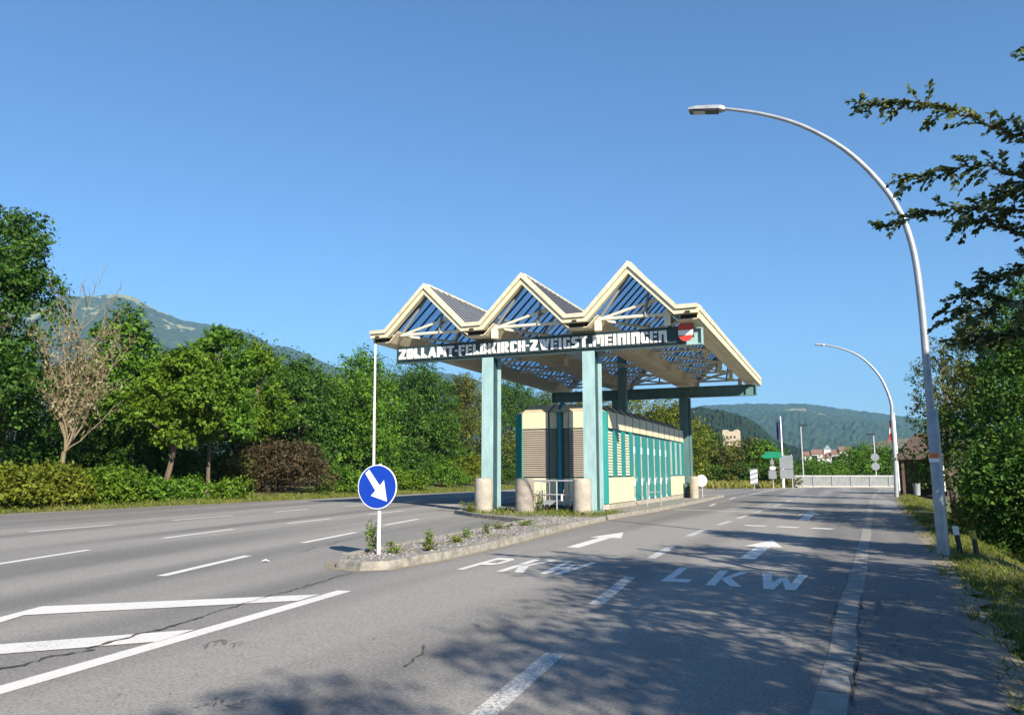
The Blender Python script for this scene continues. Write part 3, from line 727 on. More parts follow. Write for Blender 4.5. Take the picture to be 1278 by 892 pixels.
# trusses
ST = [26.3, 30.5, 34.7, 38.9, 43.1, 47.3]
for i, y in enumerate(ST):
    for k in range(3):
        xl, xr = CV[k] + .78, CV[k+1] - .78; xm = (CV[k] + CV[k+1]) / 2; z0 = 7.03
        def T(name, p, q, r, mat): m_ = MB(); m_.tube([p, q], r, 8); m_.build(name, M[mat], can, smooth=True)
        T('tie_bar', (xl, y, z0), (xr, y, z0), .06, 'cream_pipe')
        T('ridge_strut', (xl, y, z0), (xm - .03, y, ZP - .26), .055, 'grey_pipe')
        T('slope_brace', (xl, y + .03, z0), (xm + .95, y + .03, 7.62), .055, 'cream_pipe')
        T('slope_strut', (xm + .45, y - .05, z0), (xm + .62, y - .05, 7.98), .05, 'grey_pipe')
        if i < 5: 
            T('wind_brace', (xl, y, z0 - .02), (xr, ST[i+1], z0 - .02), .05, 'cream_pipe')
            T('counter_brace', (xr, y, z0 + .06), (xl, ST[i+1], z0 + .06), .04, 'cream_pipe')
            T('slope_rod', (xm + .95, y, 7.6), (xl, (y + ST[i+1]) / 2, z0), .035, 'cream_pipe')
    for k in range(1, 4):
        m_ = MB(); m_.box((CV[k] + .62 if k < 3 else CV[k] - .9, y - .06, 6.62), (CV[k] + .86 if k < 3 else CV[k] - .68, y + .06, 7.13)); m_.build('node_plate', M['cream_pipe'], can)
# purlins under glazing
for k in range(3):
    mb = MB(); xm = (CV[k] + CV[k+1]) / 2
    mb.tube([(xm, YG + .5, ZP - .33), (xm, YR - .5, ZP - .33)], .05, 8); mb.tube([(xm + .95, YG + .5, 7.6), (xm + .95, YR - .5, 7.6)], .05, 8)
    mb.build('purlin', M['grey_pipe'], can, smooth=True)
# main beams: I sections
COLX = (-12.5, -8.38)
def ibeam(y, x0, x1, z0, z1, mat, wf=.30, tf=.035, tw=.03):
    mb = MB(); mb.box((x0, y - wf/2, z0), (x1, y + wf/2, z0 + tf)); mb.box((x0, y - wf/2, z1 - tf), (x1, y + wf/2, z1)); mb.box((x0, y - tw/2, z0 + tf), (x1, y + tw/2, z1 - tf))
    for x in [x0 + .02] + [c for c in COLX] + [x1 - .05, x1 - .6]:
        mb.box((x, y - wf/2 + .01, z0 + tf), (x + .03, y + wf/2 - .01, z1 - tf))
    return mb.build('cross_beam', M[mat], can)
ibeam(27.0, -16.72, -4.2, 5.98, 6.58, 'steel_teal'); ibeam(45.7, -16.72, -4.2, 5.92, 6.56, 'steel_dark_shade')
def column(x, y, z1, mat):
    mb = MB(); f = .235; h = .27
    mb.box((x - f, y - h, .1), (x + f, y - h + .05, z1)); mb.box((x - f - .11, y + h - .035, .1), (x + f + .11, y + h, z1))
    mb.box((x - f - .05, y - h - .05, .1), (x + f + .16, y + h + .05, .135))
    o = mb.build('column', M[mat], can)
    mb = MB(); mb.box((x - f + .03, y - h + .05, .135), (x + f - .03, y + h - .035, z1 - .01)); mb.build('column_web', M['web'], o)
    return o
for x in COLX: column(x, 27.05, 5.98, 'steel_teal'); column(x, 45.7, 5.92, 'steel_dark_shade')
# name sign with stencil letters
sb = MB(); sb.box((-16.55, 26.70, 6.045), (-4.95, 26.78, 6.60)); sign = sb.build('name_sign', M['sign_dark'], can)
fr = MB(); fr.box((-16.58, 26.68, 6.60), (-4.92, 26.80, 6.635)); fr.build('sign_frame', M['sign_dark'], sign)
def glyph(ch):
    r = lambda a, b, c, d: [(a, b), (c, b), (c, d), (a, d)]
    st = r(0, 0, .23, 1)
    return {
     'Z': ([[(0, .80), (.38, .80), (0, .22), (0, 0), (.30, 0), (.70, .82), (.70, 1), (0, 1)], [(.36, 0), (.70, 0), (.70, .22), (.47, .22)]], .70),
     'O': ([[(.10, 0), (.31, 0), (.31, 1), (.10, 1), (0, .86), (0, .14)], [(.36, 0), (.56, 0), (.66, .14), (.66, .86), (.56, 1), (.36, 1), (.36, .72), (.42, .66), (.42, .34), (.36, .28)]], .66),
     'L': ([st, [(.32, 0), (.58, 0), (.58, .24), (.44, .24), (.32, .42)]], .58),
     'A': ([[(0, 0), (.20, 0), (.40, .70), (.40, 1), (.32, 1)], [(.44, .30), (.50, .30), (.56, 0), (.80, 0), (.54, 1), (.46, 1)], [(.28, .16), (.44, .16), (.44, .30), (.32, .30)]], .80),
     'M': ([r(0, 0, .22, 1), r(.22, .80, .34, 1), r(.34, .22, .54, 1), r(.54, .80, .66, 1), r(.66, 0, .88, 1)], .88),
     'T': ([r(.20, 0, .46, .76), r(0, .80, .66, 1)], .66),
     '-': ([r(0, .42, .24, .58)], .24),
     'F': ([st, r(.31, .80, .58, 1), r(.31, .42, .52, .60)], .58),
     'E': ([st, r(.31, .80, .58, 1), r(.31, .42, .54, .60), r(.31, 0, .58, .20)], .58),
     'D': ([st, [(.31, 0), (.50, 0), (.64, .16), (.64, .84), (.50, 1), (.31, 1), (.31, .78), (.40, .72), (.40, .28), (.31, .22)]], .64),
     'K': ([st, [(.30, .50), (.46, 1), (.72, 1), (.50, .52), (.74, 0), (.44, 0), (.30, .46)]], .74),
     'I': ([st], .26),
     'R': ([st, [(.31, .42), (.50, .42), (.62, .54), (.62, .88), (.52, 1), (.31, 1), (.31, .80), (.38, .76), (.38, .64), (.31, .60)], [(.31, .36), (.50, .36), (.68, 0), (.40, 0), (.31, .2)]], .68),
     'C': ([[(.10, 0), (.28, 0), (.28, 1), (.10, 1), (0, .86), (0, .14)], [(.33, .80), (.60, .70), (.60, .88), (.50, 1), (.33, 1)], [(.33, 0), (.50, 0), (.60, .12), (.60, .30), (.33, .20)]], .60),
     'H': ([st, [(.31, .40), (.38, .40), (.38, 0), (.62, 0), (.62, 1), (.38, 1), (.38, .60), (.31, .60)]], .62),
     'W': ([[(0, 1), (.24, 1), (.42, .0), (.26, 0)], [(.30, 1), (.52, 1), (.68, 0), (.46, 0), (.41, .35)], [(.60, .62), (.70, 1), (.92, 1), (.74, 0)]], .92),
     'G': ([[(.10, 0), (.28, 0), (.28, 1), (.10, 1), (0, .86), (0, .14)], [(.33, .80), (.60, .74), (.60, .88), (.50, 1), (.33, 1)], [(.33, 0), (.60, 0), (.60, .52), (.42, .52), (.42, .20), (.33, .20)]], .60),
     'S': ([[(.12, 1), (.60, 1), (.60, .80), (.30, .80), (.30, .62), (.48, .60), (.60, .46), (.60, .12), (.50, 0), (0, 0), (0, .20), (.32, .20), (.32, .40), (.12, .42), (0, .56), (0, .88)]], .60),
     'N': ([st, [(.23, .72), (.23, 1), (.40, 1), (.40, .62)], r(.40, 0, .63, 1)], .63),
     '.': ([r(0, 0, .22, .24)], .22)}[ch]
txt = 'ZOLLAMT-FELDKIRCH-ZWEIGST.MEININGEN'
H_ = .415; gap_ = .115
tot = sum(glyph(c)[1] for c in txt) + gap_ * (len(txt) - 1); kx = (16.47 - 5.42) / tot
x = -16.47
for ch in txt:
    polys, wd = glyph(ch); mb = MB()
    for pl in polys: mb.prism([(x + u * kx, 26.70, 6.105 + v * H_) for u, v in pl][::1], (0, -.05, 0))
    mb.build('letter', M['white_letter'], sign); x += (wd + gap_) * kx
# red white red shield at the right end of the sign
def shield_band(z0, z1, mat, name):
    cx_, top, half, bot = -4.74, 6.68, .255, 6.06
    def hw(z):
        k = (z - bot) / .30
        return half if k >= 1 else half * math.sqrt(max(0, 1 - (1 - k) ** 2))
    zs = np.linspace(z0, z1, 9); pts = [(cx_ - hw(z), 26.62, z) for z in zs] + [(cx_ + hw(z), 26.62, z) for z in zs[::-1]]
    if z0 <= bot + .001: pts = pts[1:]
    MB().prism(pts, (0, -.05, 0)).build(name, M[mat], shield)
sm = MB(); sm.box((-4.97, 26.63, 6.2), (-4.47, 26.7, 6.66)); shield = sm.build('shield', M['sign_dark'], can)
shield['label'] = 'red white red shield'
shield_band(6.06, 6.275, 'red', 'shield_lower_band'); shield_band(6.28, 6.46, 'white_letter', 'shield_middle_band'); shield_band(6.465, 6.68, 'red', 'shield_upper_band')

# ---------------------------------------------------------------- customs booth
bo = thing('customs_booth', (-10.3, 37, .1), 'long cream and teal booth with shuttered front under the zigzag canopy', 'booth')
ZL0, ZS, ZF, ZM, ZR = .24, 1.33, 3.27, 3.92, 4.25
PL = [(-12.3, 29.25), (-11.88, 28.85), (-10.72, 28.85), (-10.42, 29.2), (-10.24, 29.2), (-9.88, 28.85), (-8.77, 28.85), (-8.42, 29.2)]
YB = 45.05; nb_ = 12; bw = (YB - 29.2) / nb_; XW, XL = -8.42, -12.3
full = PL + [(XW, YB), (XL, YB)]
body = MB(); bi = inset(full, .05); k = len(bi)
body.prism([(p[0], p[1], .1) for p in bi], (0, 0, ZM - .1)); body.build('wall', M['teal_dark'], bo)
roofp = inset([PL[0], PL[1], PL[6], PL[7], (XW, YB), (XL, YB)], .42)
rb = MB(); base_p = inset([PL[0], PL[1], PL[6], PL[7], (XW, YB), (XL, YB)], .0); q = len(roofp)
M['mansard'] = simple('mansard_cladding', (.42, .36, .24), .55, var=.15)
rb.add([(p[0], p[1], ZM + .004) for p in base_p] + [(p[0], p[1], ZR) for p in roofp], [(i, (i+1) % q, q + (i+1) % q, q + i) for i in range(q)] + [tuple(range(q, 2*q)), tuple(range(q-1, -1, -1))])
rb.build('roof', M['mansard'], bo)
pb = MB(); pb.prism([(p[0], p[1], .09) for p in inset(full, -.05)], (0, 0, .2)); pb.build('plinth', M['concrete'], bo)
def seg_frame(a, b):
    a, b = Vector((*a, 0)), Vector((*b, 0)); d = (b - a).normalized(); return a, b, d, Vector((d.y, -d.x, 0))
def panel(a, b, z0, z1, proud, thick=.04, m0=.02, m1=.02):
    a, b, d, n_ = seg_frame(a, b); a = a + d * m0; b = b - d * m1
    mb = MB(); p = [a + n_ * (proud - thick), b + n_ * (proud - thick), b + n_ * proud, a + n_ * proud]
    lo = [(v.x, v.y, z0) for v in p]; hi = [(v.x, v.y, z1) for v in p]
    return mb.add(lo + hi, [(0,1,2,3),(7,6,5,4),(0,4,5,1),(1,5,6,2),(2,6,7,3),(3,7,4,0)])
def slats(a, b, z0, z1, step, proud, m0=.02, m1=.02):
    a, b, d, n_ = seg_frame(a, b); a = a + d * m0; b = b - d * m1; mb = MB(); z = z0
    while z < z1 - step * .5:
        p = [a + n_ * (proud - .05), b + n_ * (proud - .05), b + n_ * proud, a + n_ * proud]
        zz = [z + step * .75, z + step * .75, z + .012, z + .012]
        mb.add([(v.x, v.y, h) for v, h in zip(p, zz)] + [(v.x, v.y, h + .018) for v, h in zip(p, zz)], [(0,1,2,3),(7,6,5,4),(0,4,5,1),(1,5,6,2),(2,6,7,3),(3,7,4,0)]); z += step
    return mb
def frieze(a, b): panel(a, b, ZF, ZM, .045).build('frieze_panel', M['cream'], bo)
for s in (1, 2, 4, 5):
    a, b = PL[s], PL[s+1]
    frieze(a, b); panel(a, b, ZL0 + .08, ZS - .03, .045).build('base_panel', M['cream'], bo)
    sh = slats(a, b, ZS + .02, ZF - .05, .085, .05).build('shutter', M['louver'], bo)
for s in (0, 6): panel(PL[s], PL[s+1], ZL0 + .08, ZM, .035).build('corner_panel', M['teal'], bo)
pm = MB(); pm.tube([(-10.33, 29.1, .1), (-10.33, 29.1, ZM + .1), (-10.33, 29.4, ZR)], .13, 12); pm.build('corner_post', M['teal_dark'], bo, smooth=True)
for (x, y) in (PL[1], PL[6], PL[0], PL[7]):
    pm = MB(); pm.tube([(x, y, .1), (x, y, ZM)], .05, 10); pm.build('corner_pipe', M['teal'], bo, smooth=True)
for i in range(nb_):
    a, b = (XW, 29.2 + i * bw), (XW, 29.2 + (i + 1) * bw)
    frieze(a, b)
    if i < 3 or i > 8:
        panel(a, b, ZL0 + .08, ZS, .05, m0=.03, m1=.06).build('base_panel', M['cream'], bo)
        if i < 3: slats(a, b, ZS + .06, ZF - .08, .11, .035, m0=.08, m1=bw * .46).build('louvre', M['louver_w'], bo)
        else: panel(a, b, ZS + .06, ZF - .08, .02, m0=.1, m1=bw * .5).build('window_panel', M['panel_grey'], bo)
        panel(a, b, ZS + .03, ZF - .04, .06, .08, m0=bw * .58, m1=.06).build('pilaster', M['teal'], bo)
    else:
        panel(a, b, ZL0 + .08, ZF - .12, .045, .06, m0=.40, m1=.03).build('door_panel', M['teal'], bo)
        panel(a, b, ZL0 + .08, ZF - .12, .035, .05, m0=.05, m1=bw - .36).build('light_slot', M['panel_grey'], bo)
        for z0, z1 in ((2.35, 2.65), (.95, 1.25), (.27, .40)):
            panel(a, b, z0, z1, .05, .03, m0=.15, m1=bw - .33).build('slot_plate', M['white_paint'], bo)
    if 3 <= i <= 8:
        for m0_, m1_ in ((.36, bw - .39), (bw - .025, .0)): panel(a, b, ZL0 + .08, ZF - .1, .047, .05, m0=m0_, m1=m1_).build('door_seam', M['gap'], bo)
        panel(a, b, 1.12, 1.30, .085, .04, m0=.46, m1=bw - .49).build('door_handle', M['galv'], bo)
    rb = MB(); rb.tube([(XW + .04, a[1], ZF), (XW + .04, a[1], ZM), (XW - .4, a[1], ZR + .01)], .022, 6); rb.build('rib', M['gap'], bo)
for s in (1, 2, 6): 
    x, y = PL[s]; rb = MB(); rb.tube([(x, y - .03, ZF), (x, y - .03, ZM), (x + (.12 if s < 3 else -.12), y + .38, ZR + .01)], .02, 6); rb.build('rib', M['gap'], bo)
du = MB(); du.box((-10.55, 38.85, ZR - .02), (-10.15, 39.25, 8.0)); du.box((-10.60, 38.80, ZR), (-10.10, 39.30, ZR + .1)); du.build('roof_duct', M['steel_dark_shade'], bo)

# ---------------------------------------------------------------- concrete bollards
bprof = [(.33, 0), (.335, .05), (.33, 1.12), (.315, 1.18), (.28, 1.205), (.05, 1.22)]
def bollard(x, y, label, r=1.0, mat='concrete'):
    mb = MB(); mb.lathe([(a * r, z) for a, z in bprof], (x, y, .10), 28)
    tag(mb.build('concrete_bollard', M[mat], smooth=True, origin=(x, y, .1)), label, 'bollard', 'concrete bollards around the canopy columns')
bollard(-12.15, 25.75, 'pale concrete bollard in front of the left front column')
bollard(-10.52, 25.75, 'stained concrete bollard standing free between the two front columns', mat='concrete_dark')
bollard(-8.55, 26.35, 'concrete bollard in front of the right front column')
bollard(-7.7, 44.2, 'concrete bollard beside the rear right column, next to round sign', .7)

# railing and cart in front of the booth
ra = thing('metal_railing', (-9.6, 26.6, .1), 'grey metal railing with upright bars between concrete bollards', 'railing')
mb = MB(); mb.tube([(-10.5, 26.6, 1.22), (-8.75, 26.6, 1.22)], .03, 8); mb.build('top_rail', M['galv'], ra, smooth=True)
mb = MB(); mb.tube([(-10.5, 26.6, .72), (-8.75, 26.6, .72)], .025, 8); mb.build('mid_rail', M['galv'], ra, smooth=True)
for x in (-10.5, -9.6, -8.75): mb = MB(); mb.tube([(x, 26.6, .1), (x, 26.6, 1.22)], .028, 8); mb.build('railing_post', M['galv'], ra, smooth=True)
for x in (-10.3, -10.1, -9.9, -9.35, -9.1): mb = MB(); mb.tube([(x, 26.65, .3), (x, 26.65, .9)], .016, 6); mb.build('upright_bar', M['galv'], ra, smooth=True)
mb = MB(); mb.box((-9.42, 26.55, .5), (-9.36, 26.57, .72)); mb.build('tag_plate', M['white_paint'], ra)
ct = thing('hand_cart', (-9.8, 27.9, .1), 'low grey cart with dark wheels parked behind the metal railing', 'cart')
mb = MB(); mb.box((-10.6, 27.4, .40), (-9.0, 28.5, .46)); mb.box((-10.6, 27.4, .32), (-9.0, 27.46, .40)); mb.box((-10.6, 28.44, .32), (-9.0, 28.5, .40)); mb.build('deck', M['galv_mast'], ct)
for x in (-10.35, -9.25):
    for y in (27.5, 28.4):
        mb = MB(); mb.tube([(x, y - .05, .25), (x, y + .05, .25)], .15, 16); mb.build('wheel', M['black'], ct, smooth=True)
for x in (-10.55, -9.05): mb = MB(); mb.tube([(x, 28.4, .46), (x, 28.4, 1.15), (x, 27.5, 1.15), (x, 27.5, .46)], .02, 8); mb.build('hoop', M['galv'], ct, smooth=True)

fb = thing('barrier_frame', (-7.6, 33.5, .1), 'small portable tube frame barrier standing beside the booth side wall', 'barrier')
mb = MB(); mb.tube([(-7.75, 32.9, .1), (-7.75, 32.9, 1.1), (-7.35, 33.8, 1.1), (-7.35, 33.8, .1)], .022, 8); mb.build('frame', M['galv'], fb, smooth=True)
mb = MB(); mb.tube([(-7.75, 32.9, .68), (-7.35, 33.8, .68)], .018, 8); mb.build('cross_rail', M['galv'], fb, smooth=True)

# ---------------------------------------------------------------- keep right sign
ks = thing('keep_right_sign', (-7.53, 11.55, .1), 'round blue traffic sign with white diagonal arrow on island tip', 'road sign')
mb = MB(); mb.tube([(-7.5, 11.62, .05), (-7.515, 11.62, 1.66)], .032, 12); mb.build('post', M['white_paint'], ks, smooth=True)
FD = Vector((.30, -1, 0)).normalized(); FR = Vector((-FD.y, FD.x, 0)); FU = Vector((0, 0, 1)); SCN = Vector((-7.52, 11.565, 1.26))
FD = Vector((.06, -1, 0)).normalized(); FR = Vector((-FD.y, FD.x, 0)); rx = .385
def disc(r0, d0, d1, seg=40):
    mb = MB(); mb.prism([SCN + FR * (math.cos(t) * r0) + FU * (math.sin(t) * r0) + FD * d0 for t in [2*math.pi*i/seg for i in range(seg)]], FD * (d1 - d0)); return mb
dk = disc(.385, 0, .018).build('disc', M['white_paint'], ks)
disc(.370, .0185, .0215).build('blue_face', M['blue'], dk)
mb = MB(); a_ = [(-.235, .27), (-.135, .32), (.06, -.02), (.15, .09), (.205, -.28), (-.10, -.15), (.0, -.085)]
a_ = [(-.24, .235), (-.165, .30), (.055, .02), (.135, .115), (.205, -.25), (-.115, -.155), (-.03, -.065)]
mb.prism([SCN + FR * u + FU * v + FD * .0225 for u, v in a_], FD * .002); mb.build('arrow', M['white_letter'], dk)
for z in (.98, 1.54): mb = MB(); mb.box((-7.56, 11.575, z), (-7.46, 11.67, z + .03)); mb.build('clamp', M['galv'], ks)

# ---------------------------------------------------------------- street lamps
def lamp(name, pts, rad, label, sleeve=None, headlen=.75, headdir=None, group='arched street lamps'):
    b = Vector(pts[0]); t = thing(name, b, label, 'street lamp', group)
    # smooth the axis with Catmull-Rom
    P = [Vector(p) for p in pts]; cur = []
    for i in range(len(P) - 1):
        p0, p1, p2, p3 = P[max(i-1, 0)], P[i], P[i+1], P[min(i+2, len(P)-1)]
        for s in range(6):
            u = s / 6; cur.append(.5 * ((2*p1) + (p2-p0)*u + (2*p0-5*p1+4*p2-p3)*u*u + (3*p1-p0-3*p2+p3)*u**3))
    cur.append(P[-1]); n_ = len(cur)
    mb = MB(); mb.tube(cur, [rad[0] + (rad[1] - rad[0]) * i / (n_ - 1) for i in range(n_)], 14); mb.build('mast', M['galv_mast'], t, smooth=True)
    e = cur[-1]; d = (cur[-1] - cur[-4]).normalized(); d = Vector((d.x, d.y, d.z * .5)).normalized(); sd_ = d.cross(Vector((0, 0, 1))).normalized(); up = sd_.cross(d)
    w0, w1, h = headlen * .2, headlen * .24, headlen * .14
    hm = MB(); q0, q1 = e - d * .05, e + d * headlen
    prof = [(-.05, .06, .05), (.05, .13, .07), (.18, w1 / 1.4, .085), (headlen * .8, w1 / 1.4, .075), (headlen, w0 / 1.4, .03)]
    vv = []
    for u, wd, hh in prof:
        p = e + d * u
        vv += [p - sd_ * wd - up * .045, p + sd_ * wd - up * .045, p + sd_ * wd * .75 + up * hh * .6, p - sd_ * wd * .75 + up * hh * .6]
    fs = [(0, 1, 2, 3)[::-1], tuple(len(vv) - 4 + i for i in range(4))]
    for i in range(len(prof) - 1):
        for k_ in range(4): fs.append((4*i+k_, 4*i+(k_+1) % 4, 4*i+4+(k_+1) % 4, 4*i+4+k_))
    hm.add(vv, fs); ho = hm.build('lamp_head', M['wood'] if False else M['galv_mast'], t)
    um = MB(); um.prism([e + d * .1 - sd_ * w1/1.5 - up * .05, e + d * .1 + sd_ * w1/1.5 - up * .05, e + d * headlen * .97 + sd_ * w0/1.5 - up * .05, e + d * headlen * .97 - sd_ * w0/1.5 - up * .05], up * -.03); um.build('under_tray', M['black'], ho)
    lm = MB(); lm.prism([e + d * headlen * .5 - sd_ * .085 - up * .081, e + d * headlen * .5 + sd_ * .085 - up * .081, e + d * headlen * .85 + sd_ * .085 - up * .081, e + d * headlen * .85 - sd_ * .085 - up * .081], up * -.012); lm.build('lens', M['lens'], ho)
    if sleeve:
        mb = MB(); mb.lathe([(sleeve[1], 0), (sleeve[1], sleeve[0] - .05), (rad[0] + .002, sleeve[0])], b, 18); mb.build('base_sleeve', M['galv_mast'], t, smooth=True)
    return t
l1 = lamp('street_lamp', [(1.66,16.5,-.05),(1.645,16.5,1.95),(1.635,16.5,3.2),(1.63,16.5,4.75),(1.56,16.5,5.9),(1.35,16.5,6.75),(.96,16.5,7.49),(.4,16.5,8.2),(-.35,16.5,8.82),(-1.15,16.5,9.24),(-1.95,16.5,9.52)], (.080, .034), 'tall arched grey street lamp with orange band beside right pavement', sleeve=(2.75, .104))
mb = MB(); mb.lathe([(.107, 0), (.107, .09)], (1.652, 16.5, 1.78), 18); mb.build('band', M['orange'], l1, smooth=True)
mb = MB(); mb.lathe([(.107, 0), (.107, .07)], (1.652, 16.5, 1.70), 18); mb.build('sticker', M['white_paint'], l1, smooth=True)
lamp('street_lamp', [(3.12,54.4,-.05),(3.2,54.4,3.0),(3.2,54.4,5.0),(3.18,54.4,6.1),(2.66,54.4,7.68),(1.65,54.4,8.98),(.49,54.4,9.65),(-.55,54.4,9.98)], (.13, .05), 'distant arched street lamp beside the small brown roofed hut', headlen=.6)
# masts on the bridge
def bridge_lamp(px, top, Y, side, label):
    p = gy(px, 600, Y); zt = gy(px, top, Y).z; t = thing('bridge_lamp', (p.x, p.y, 0), label, 'street lamp', 'short lamp masts on the bridge')
    mb = MB(); mb.tube([(p.x, p.y, -.3), (p.x, p.y, zt)], [.09, .07], 10); mb.build('mast', M['galv'], t, smooth=True)
    mb = MB(); mb.box((p.x - .15 if side > 0 else p.x - .75, p.y - .2, zt - .02), (p.x + .75 if side > 0 else p.x + .15, p.y + .2, zt + .12)); mb.build('lamp_head', M['black'], t, bevel=.03); return t
bridge_lamp(1003, 531, 91, 1, 'straight lamp mast behind left half of the bridge railing')
t = bridge_lamp(1094, 542, 93, -1, 'straight lamp mast carrying two round grey sign backs behind the railing')
p = gy(1094, 600, 93)
for z in (3.2, 2.2):
    mb = MB(); mb.prism([(p.x + math.cos(a)*.42, p.y - .2, z + math.sin(a)*.42) for a in [i*2*math.pi/20 for i in range(20)]], (0, .03, 0)); mb.build('sign_back', M['sign_back'], t)

# white mast behind the canopy's left corner
p = gy(466.5, 600, 45); wm = thing('white_mast', (p.x, p.y, .05), 'slender white mast rising behind the blue sign to the canopy corner', 'mast')
mb = MB(); mb.tube([(p.x, p.y, 0), (p.x - .1, p.y, 5), (p.x - .17, p.y, 10.9)], [.10, .085, .06], 12); mb.build('pole', M['white_paint'], wm, smooth=True)
mb = MB(); mb.lathe([(.16, 0), (.16, .12), (.11, .16)], (p.x, p.y, 0), 14); mb.build('base', M['galv_mast'], wm, smooth=True)

# flagpoles
def flagpole(px0, px1, top, Y, flag, label):
    b = gy(px0, 600, Y); zt = gy(px1, top, Y); t = thing('flagpole', (b.x, b.y, 0), label, 'flagpole', 'flagpoles by the bridge')
    mb = MB(); mb.tube([(b.x, b.y, -.2), (b.x, b.y, zt.z)], [.10, .06], 12); mb.lathe([(.02, 0), (.08, .05), (.08, .1), (.02, .14)], (b.x, b.y, zt.z), 10); mb.build('pole', M['white_paint'], t, smooth=True)
    hgt = 1.9
    if flag == 'navy': bands = [('navy', 0, 1)]
    else: bands = [('red', 0, .36), ('white_paint', .36, .62), ('red', .62, 1)]
    fo = None
    for mname, a, c in bands:
        mb = MB(); vv = []; fs = []; nu, nv = 8, 6
        for j in range(nv + 1):
            v_ = a + (c - a) * j / nv
            for i in range(nu + 1):
                u = i / nu; fold = math.sin(u * 9 + v_ * 2) * .12
                vv.append((b.x - .08 - u * .34 - .10 * v_ * u, b.y + fold, zt.z - .2 - v_ * hgt - u * .35))
        k_ = len(vv); off = [(x_, y_ + .012, z_) for x_, y_, z_ in vv]
        for j in range(nv):
            for i in range(nu):
                q_ = (j*(nu+1)+i, j*(nu+1)+i+1, (j+1)*(nu+1)+i+1, (j+1)*(nu+1)+i); fs += [q_, tuple(x_ + k_ for x_ in q_[::-1])]
        mb.add(vv + off, fs); o = mb.build('flag' if fo is None else 'flag_band', M[mname], fo or t, smooth=True); fo = fo or o
flagpole(978, 974, 521, 84, 'navy', 'white flagpole with dark furled flag beside grey notice board')
flagpole(1122, 1121, 517, 76, 'redwhite', 'white flagpole with red and white flag behind distant arched lamp')

# ---------------------------------------------------------------- bridge railing
A0 = Vector((-4.6, 86.6, 0)); A1 = Vector((6.4, 90.9, 0)); dv = (A1 - A0).normalized(); nn_ = Vector((dv.y, -dv.x, 0))
br = thing('bridge_railing', A0, 'long pale grey metal railing with posts along the bridge', 'railing')
mb = MB(); nbar = int((A1 - A0).length / .14)
for i in range(nbar):
    p = A0 + dv * (.07 + i * .14); mb.bar(p + Vector((0, 0, .16)), p + Vector((0, 0, 1.15)), .125, .03, nn_)
mb.build('infill_bars', M['rail_grey'], br)
mb = MB(); mb.bar(A0 + Vector((0, 0, 1.2)), A1 + Vector((0, 0, 1.2)), .12, .09); mb.build('top_rail', M['galv'], br)
mb = MB(); mb.bar(A0 + Vector((0, 0, .14)), A1 + Vector((0, 0, .14)), .06, .05); mb.build('bottom_rail', M['galv'], br)
for i in range(7):
    p = A0.lerp(A1, i / 6) + nn_ * .06; mb = MB(); mb.bar(p, p + Vector((0, 0, 1.2)), .10, .10); mb.build('railing_post', M['galv'], br)
mb = MB(); mb.bar(A0 + nn_ * .35 + Vector((0, 0, .02)), A1 + nn_ * .35 + Vector((0, 0, .02)), 1.2, .16); struct(mb.build('bridge_kerb', M['concrete']))

# far signs by the bridge
nbd = thing('notice_board', gy(982, 605, 82), 'large grey two post notice board left of the bridge railing', 'notice board'); p = Vector(nbd.location); p.z = 0; nbd.location.z = 0
for dx in (-.42, .55): mb = MB(); mb.tube([(p.x + dx, p.y, -.1), (p.x + dx, p.y, 3.35)], .06, 10); mb.build('post', M['galv'], nbd, smooth=True)
for z0, z1 in ((.95, 1.85), (1.9, 3.25)): mb = MB(); mb.box((p.x - .58, p.y - .09, z0), (p.x + .70, p.y - .065, z1)); mb.build('board', M['sign_back'], nbd)
gp = gy(965, 605, 78); gs = thing('direction_sign', (gp.x, gp.y, 0), 'green direction sign on post with small plates before the bushes', 'road sign')
mb = MB(); mb.tube([(gp.x, gp.y, -.1), (gp.x, gp.y, 3.5)], .04, 8); mb.build('post', M['galv'], gs, smooth=True)
mb = MB(); mb.prism([(gp.x - .95, gp.y - .06, 3.1), (gp.x - .78, gp.y - .06, 2.92), (gp.x + .9, gp.y - .06, 2.92), (gp.x + .9, gp.y - .06, 3.28), (gp.x - .78, gp.y - .06, 3.28)], (0, .03, 0)); gb = mb.build('arrow_board', M['green_sign'], gs)
mb = MB(); mb.box((gp.x - .62, gp.y - .067, 3.30), (gp.x + .85, gp.y - .04, 3.52)); mb.build('upper_plate', M['green_sign'], gs)
mb = MB(); mb.box((gp.x - .16, gp.y - .06, 2.3), (gp.x + .18, gp.y - .04, 2.7)); mb.build('small_plate', M['sign_back'], gs)
mb = MB(); mb.box((gp.x - .22, gp.y - .06, 1.8), (gp.x + .28, gp.y - .04, 2.12)); mb.build('white_plate', M['white_paint'], gs)
mb = MB(); mb.box((gp.x - .36, gp.y - .12, .95), (gp.x + .34, gp.y + .12, 1.72)); mb.build('control_box', M['sign_back'], gs)
sp = gy(941.5, 605, 74); smk = thing('marker_board', (sp.x, sp.y, 0), 'upright marker board with diagonal white and grey stripes before bushes', 'marker board')
mb = MB(); mb.tube([(sp.x, sp.y, -.1), (sp.x, sp.y, 1.9)], .035, 8); mb.build('post', M['galv'], smk, smooth=True)
mb = MB(); mb.box((sp.x - .33, sp.y - .06, .5), (sp.x + .33, sp.y - .03, 1.85)); bd = mb.build('board', M['galv_mast'], smk)
for z in (.62, 1.08, 1.5):
    mb = MB(); mb.prism([(sp.x - .32, sp.y - .063, z - .1), (sp.x + .32, sp.y - .063, z + .14), (sp.x + .32, sp.y - .063, z + .34), (sp.x - .32, sp.y - .063, z + .10)], (0, -.004, 0)); mb.build('stripe', M['white_paint'], bd)
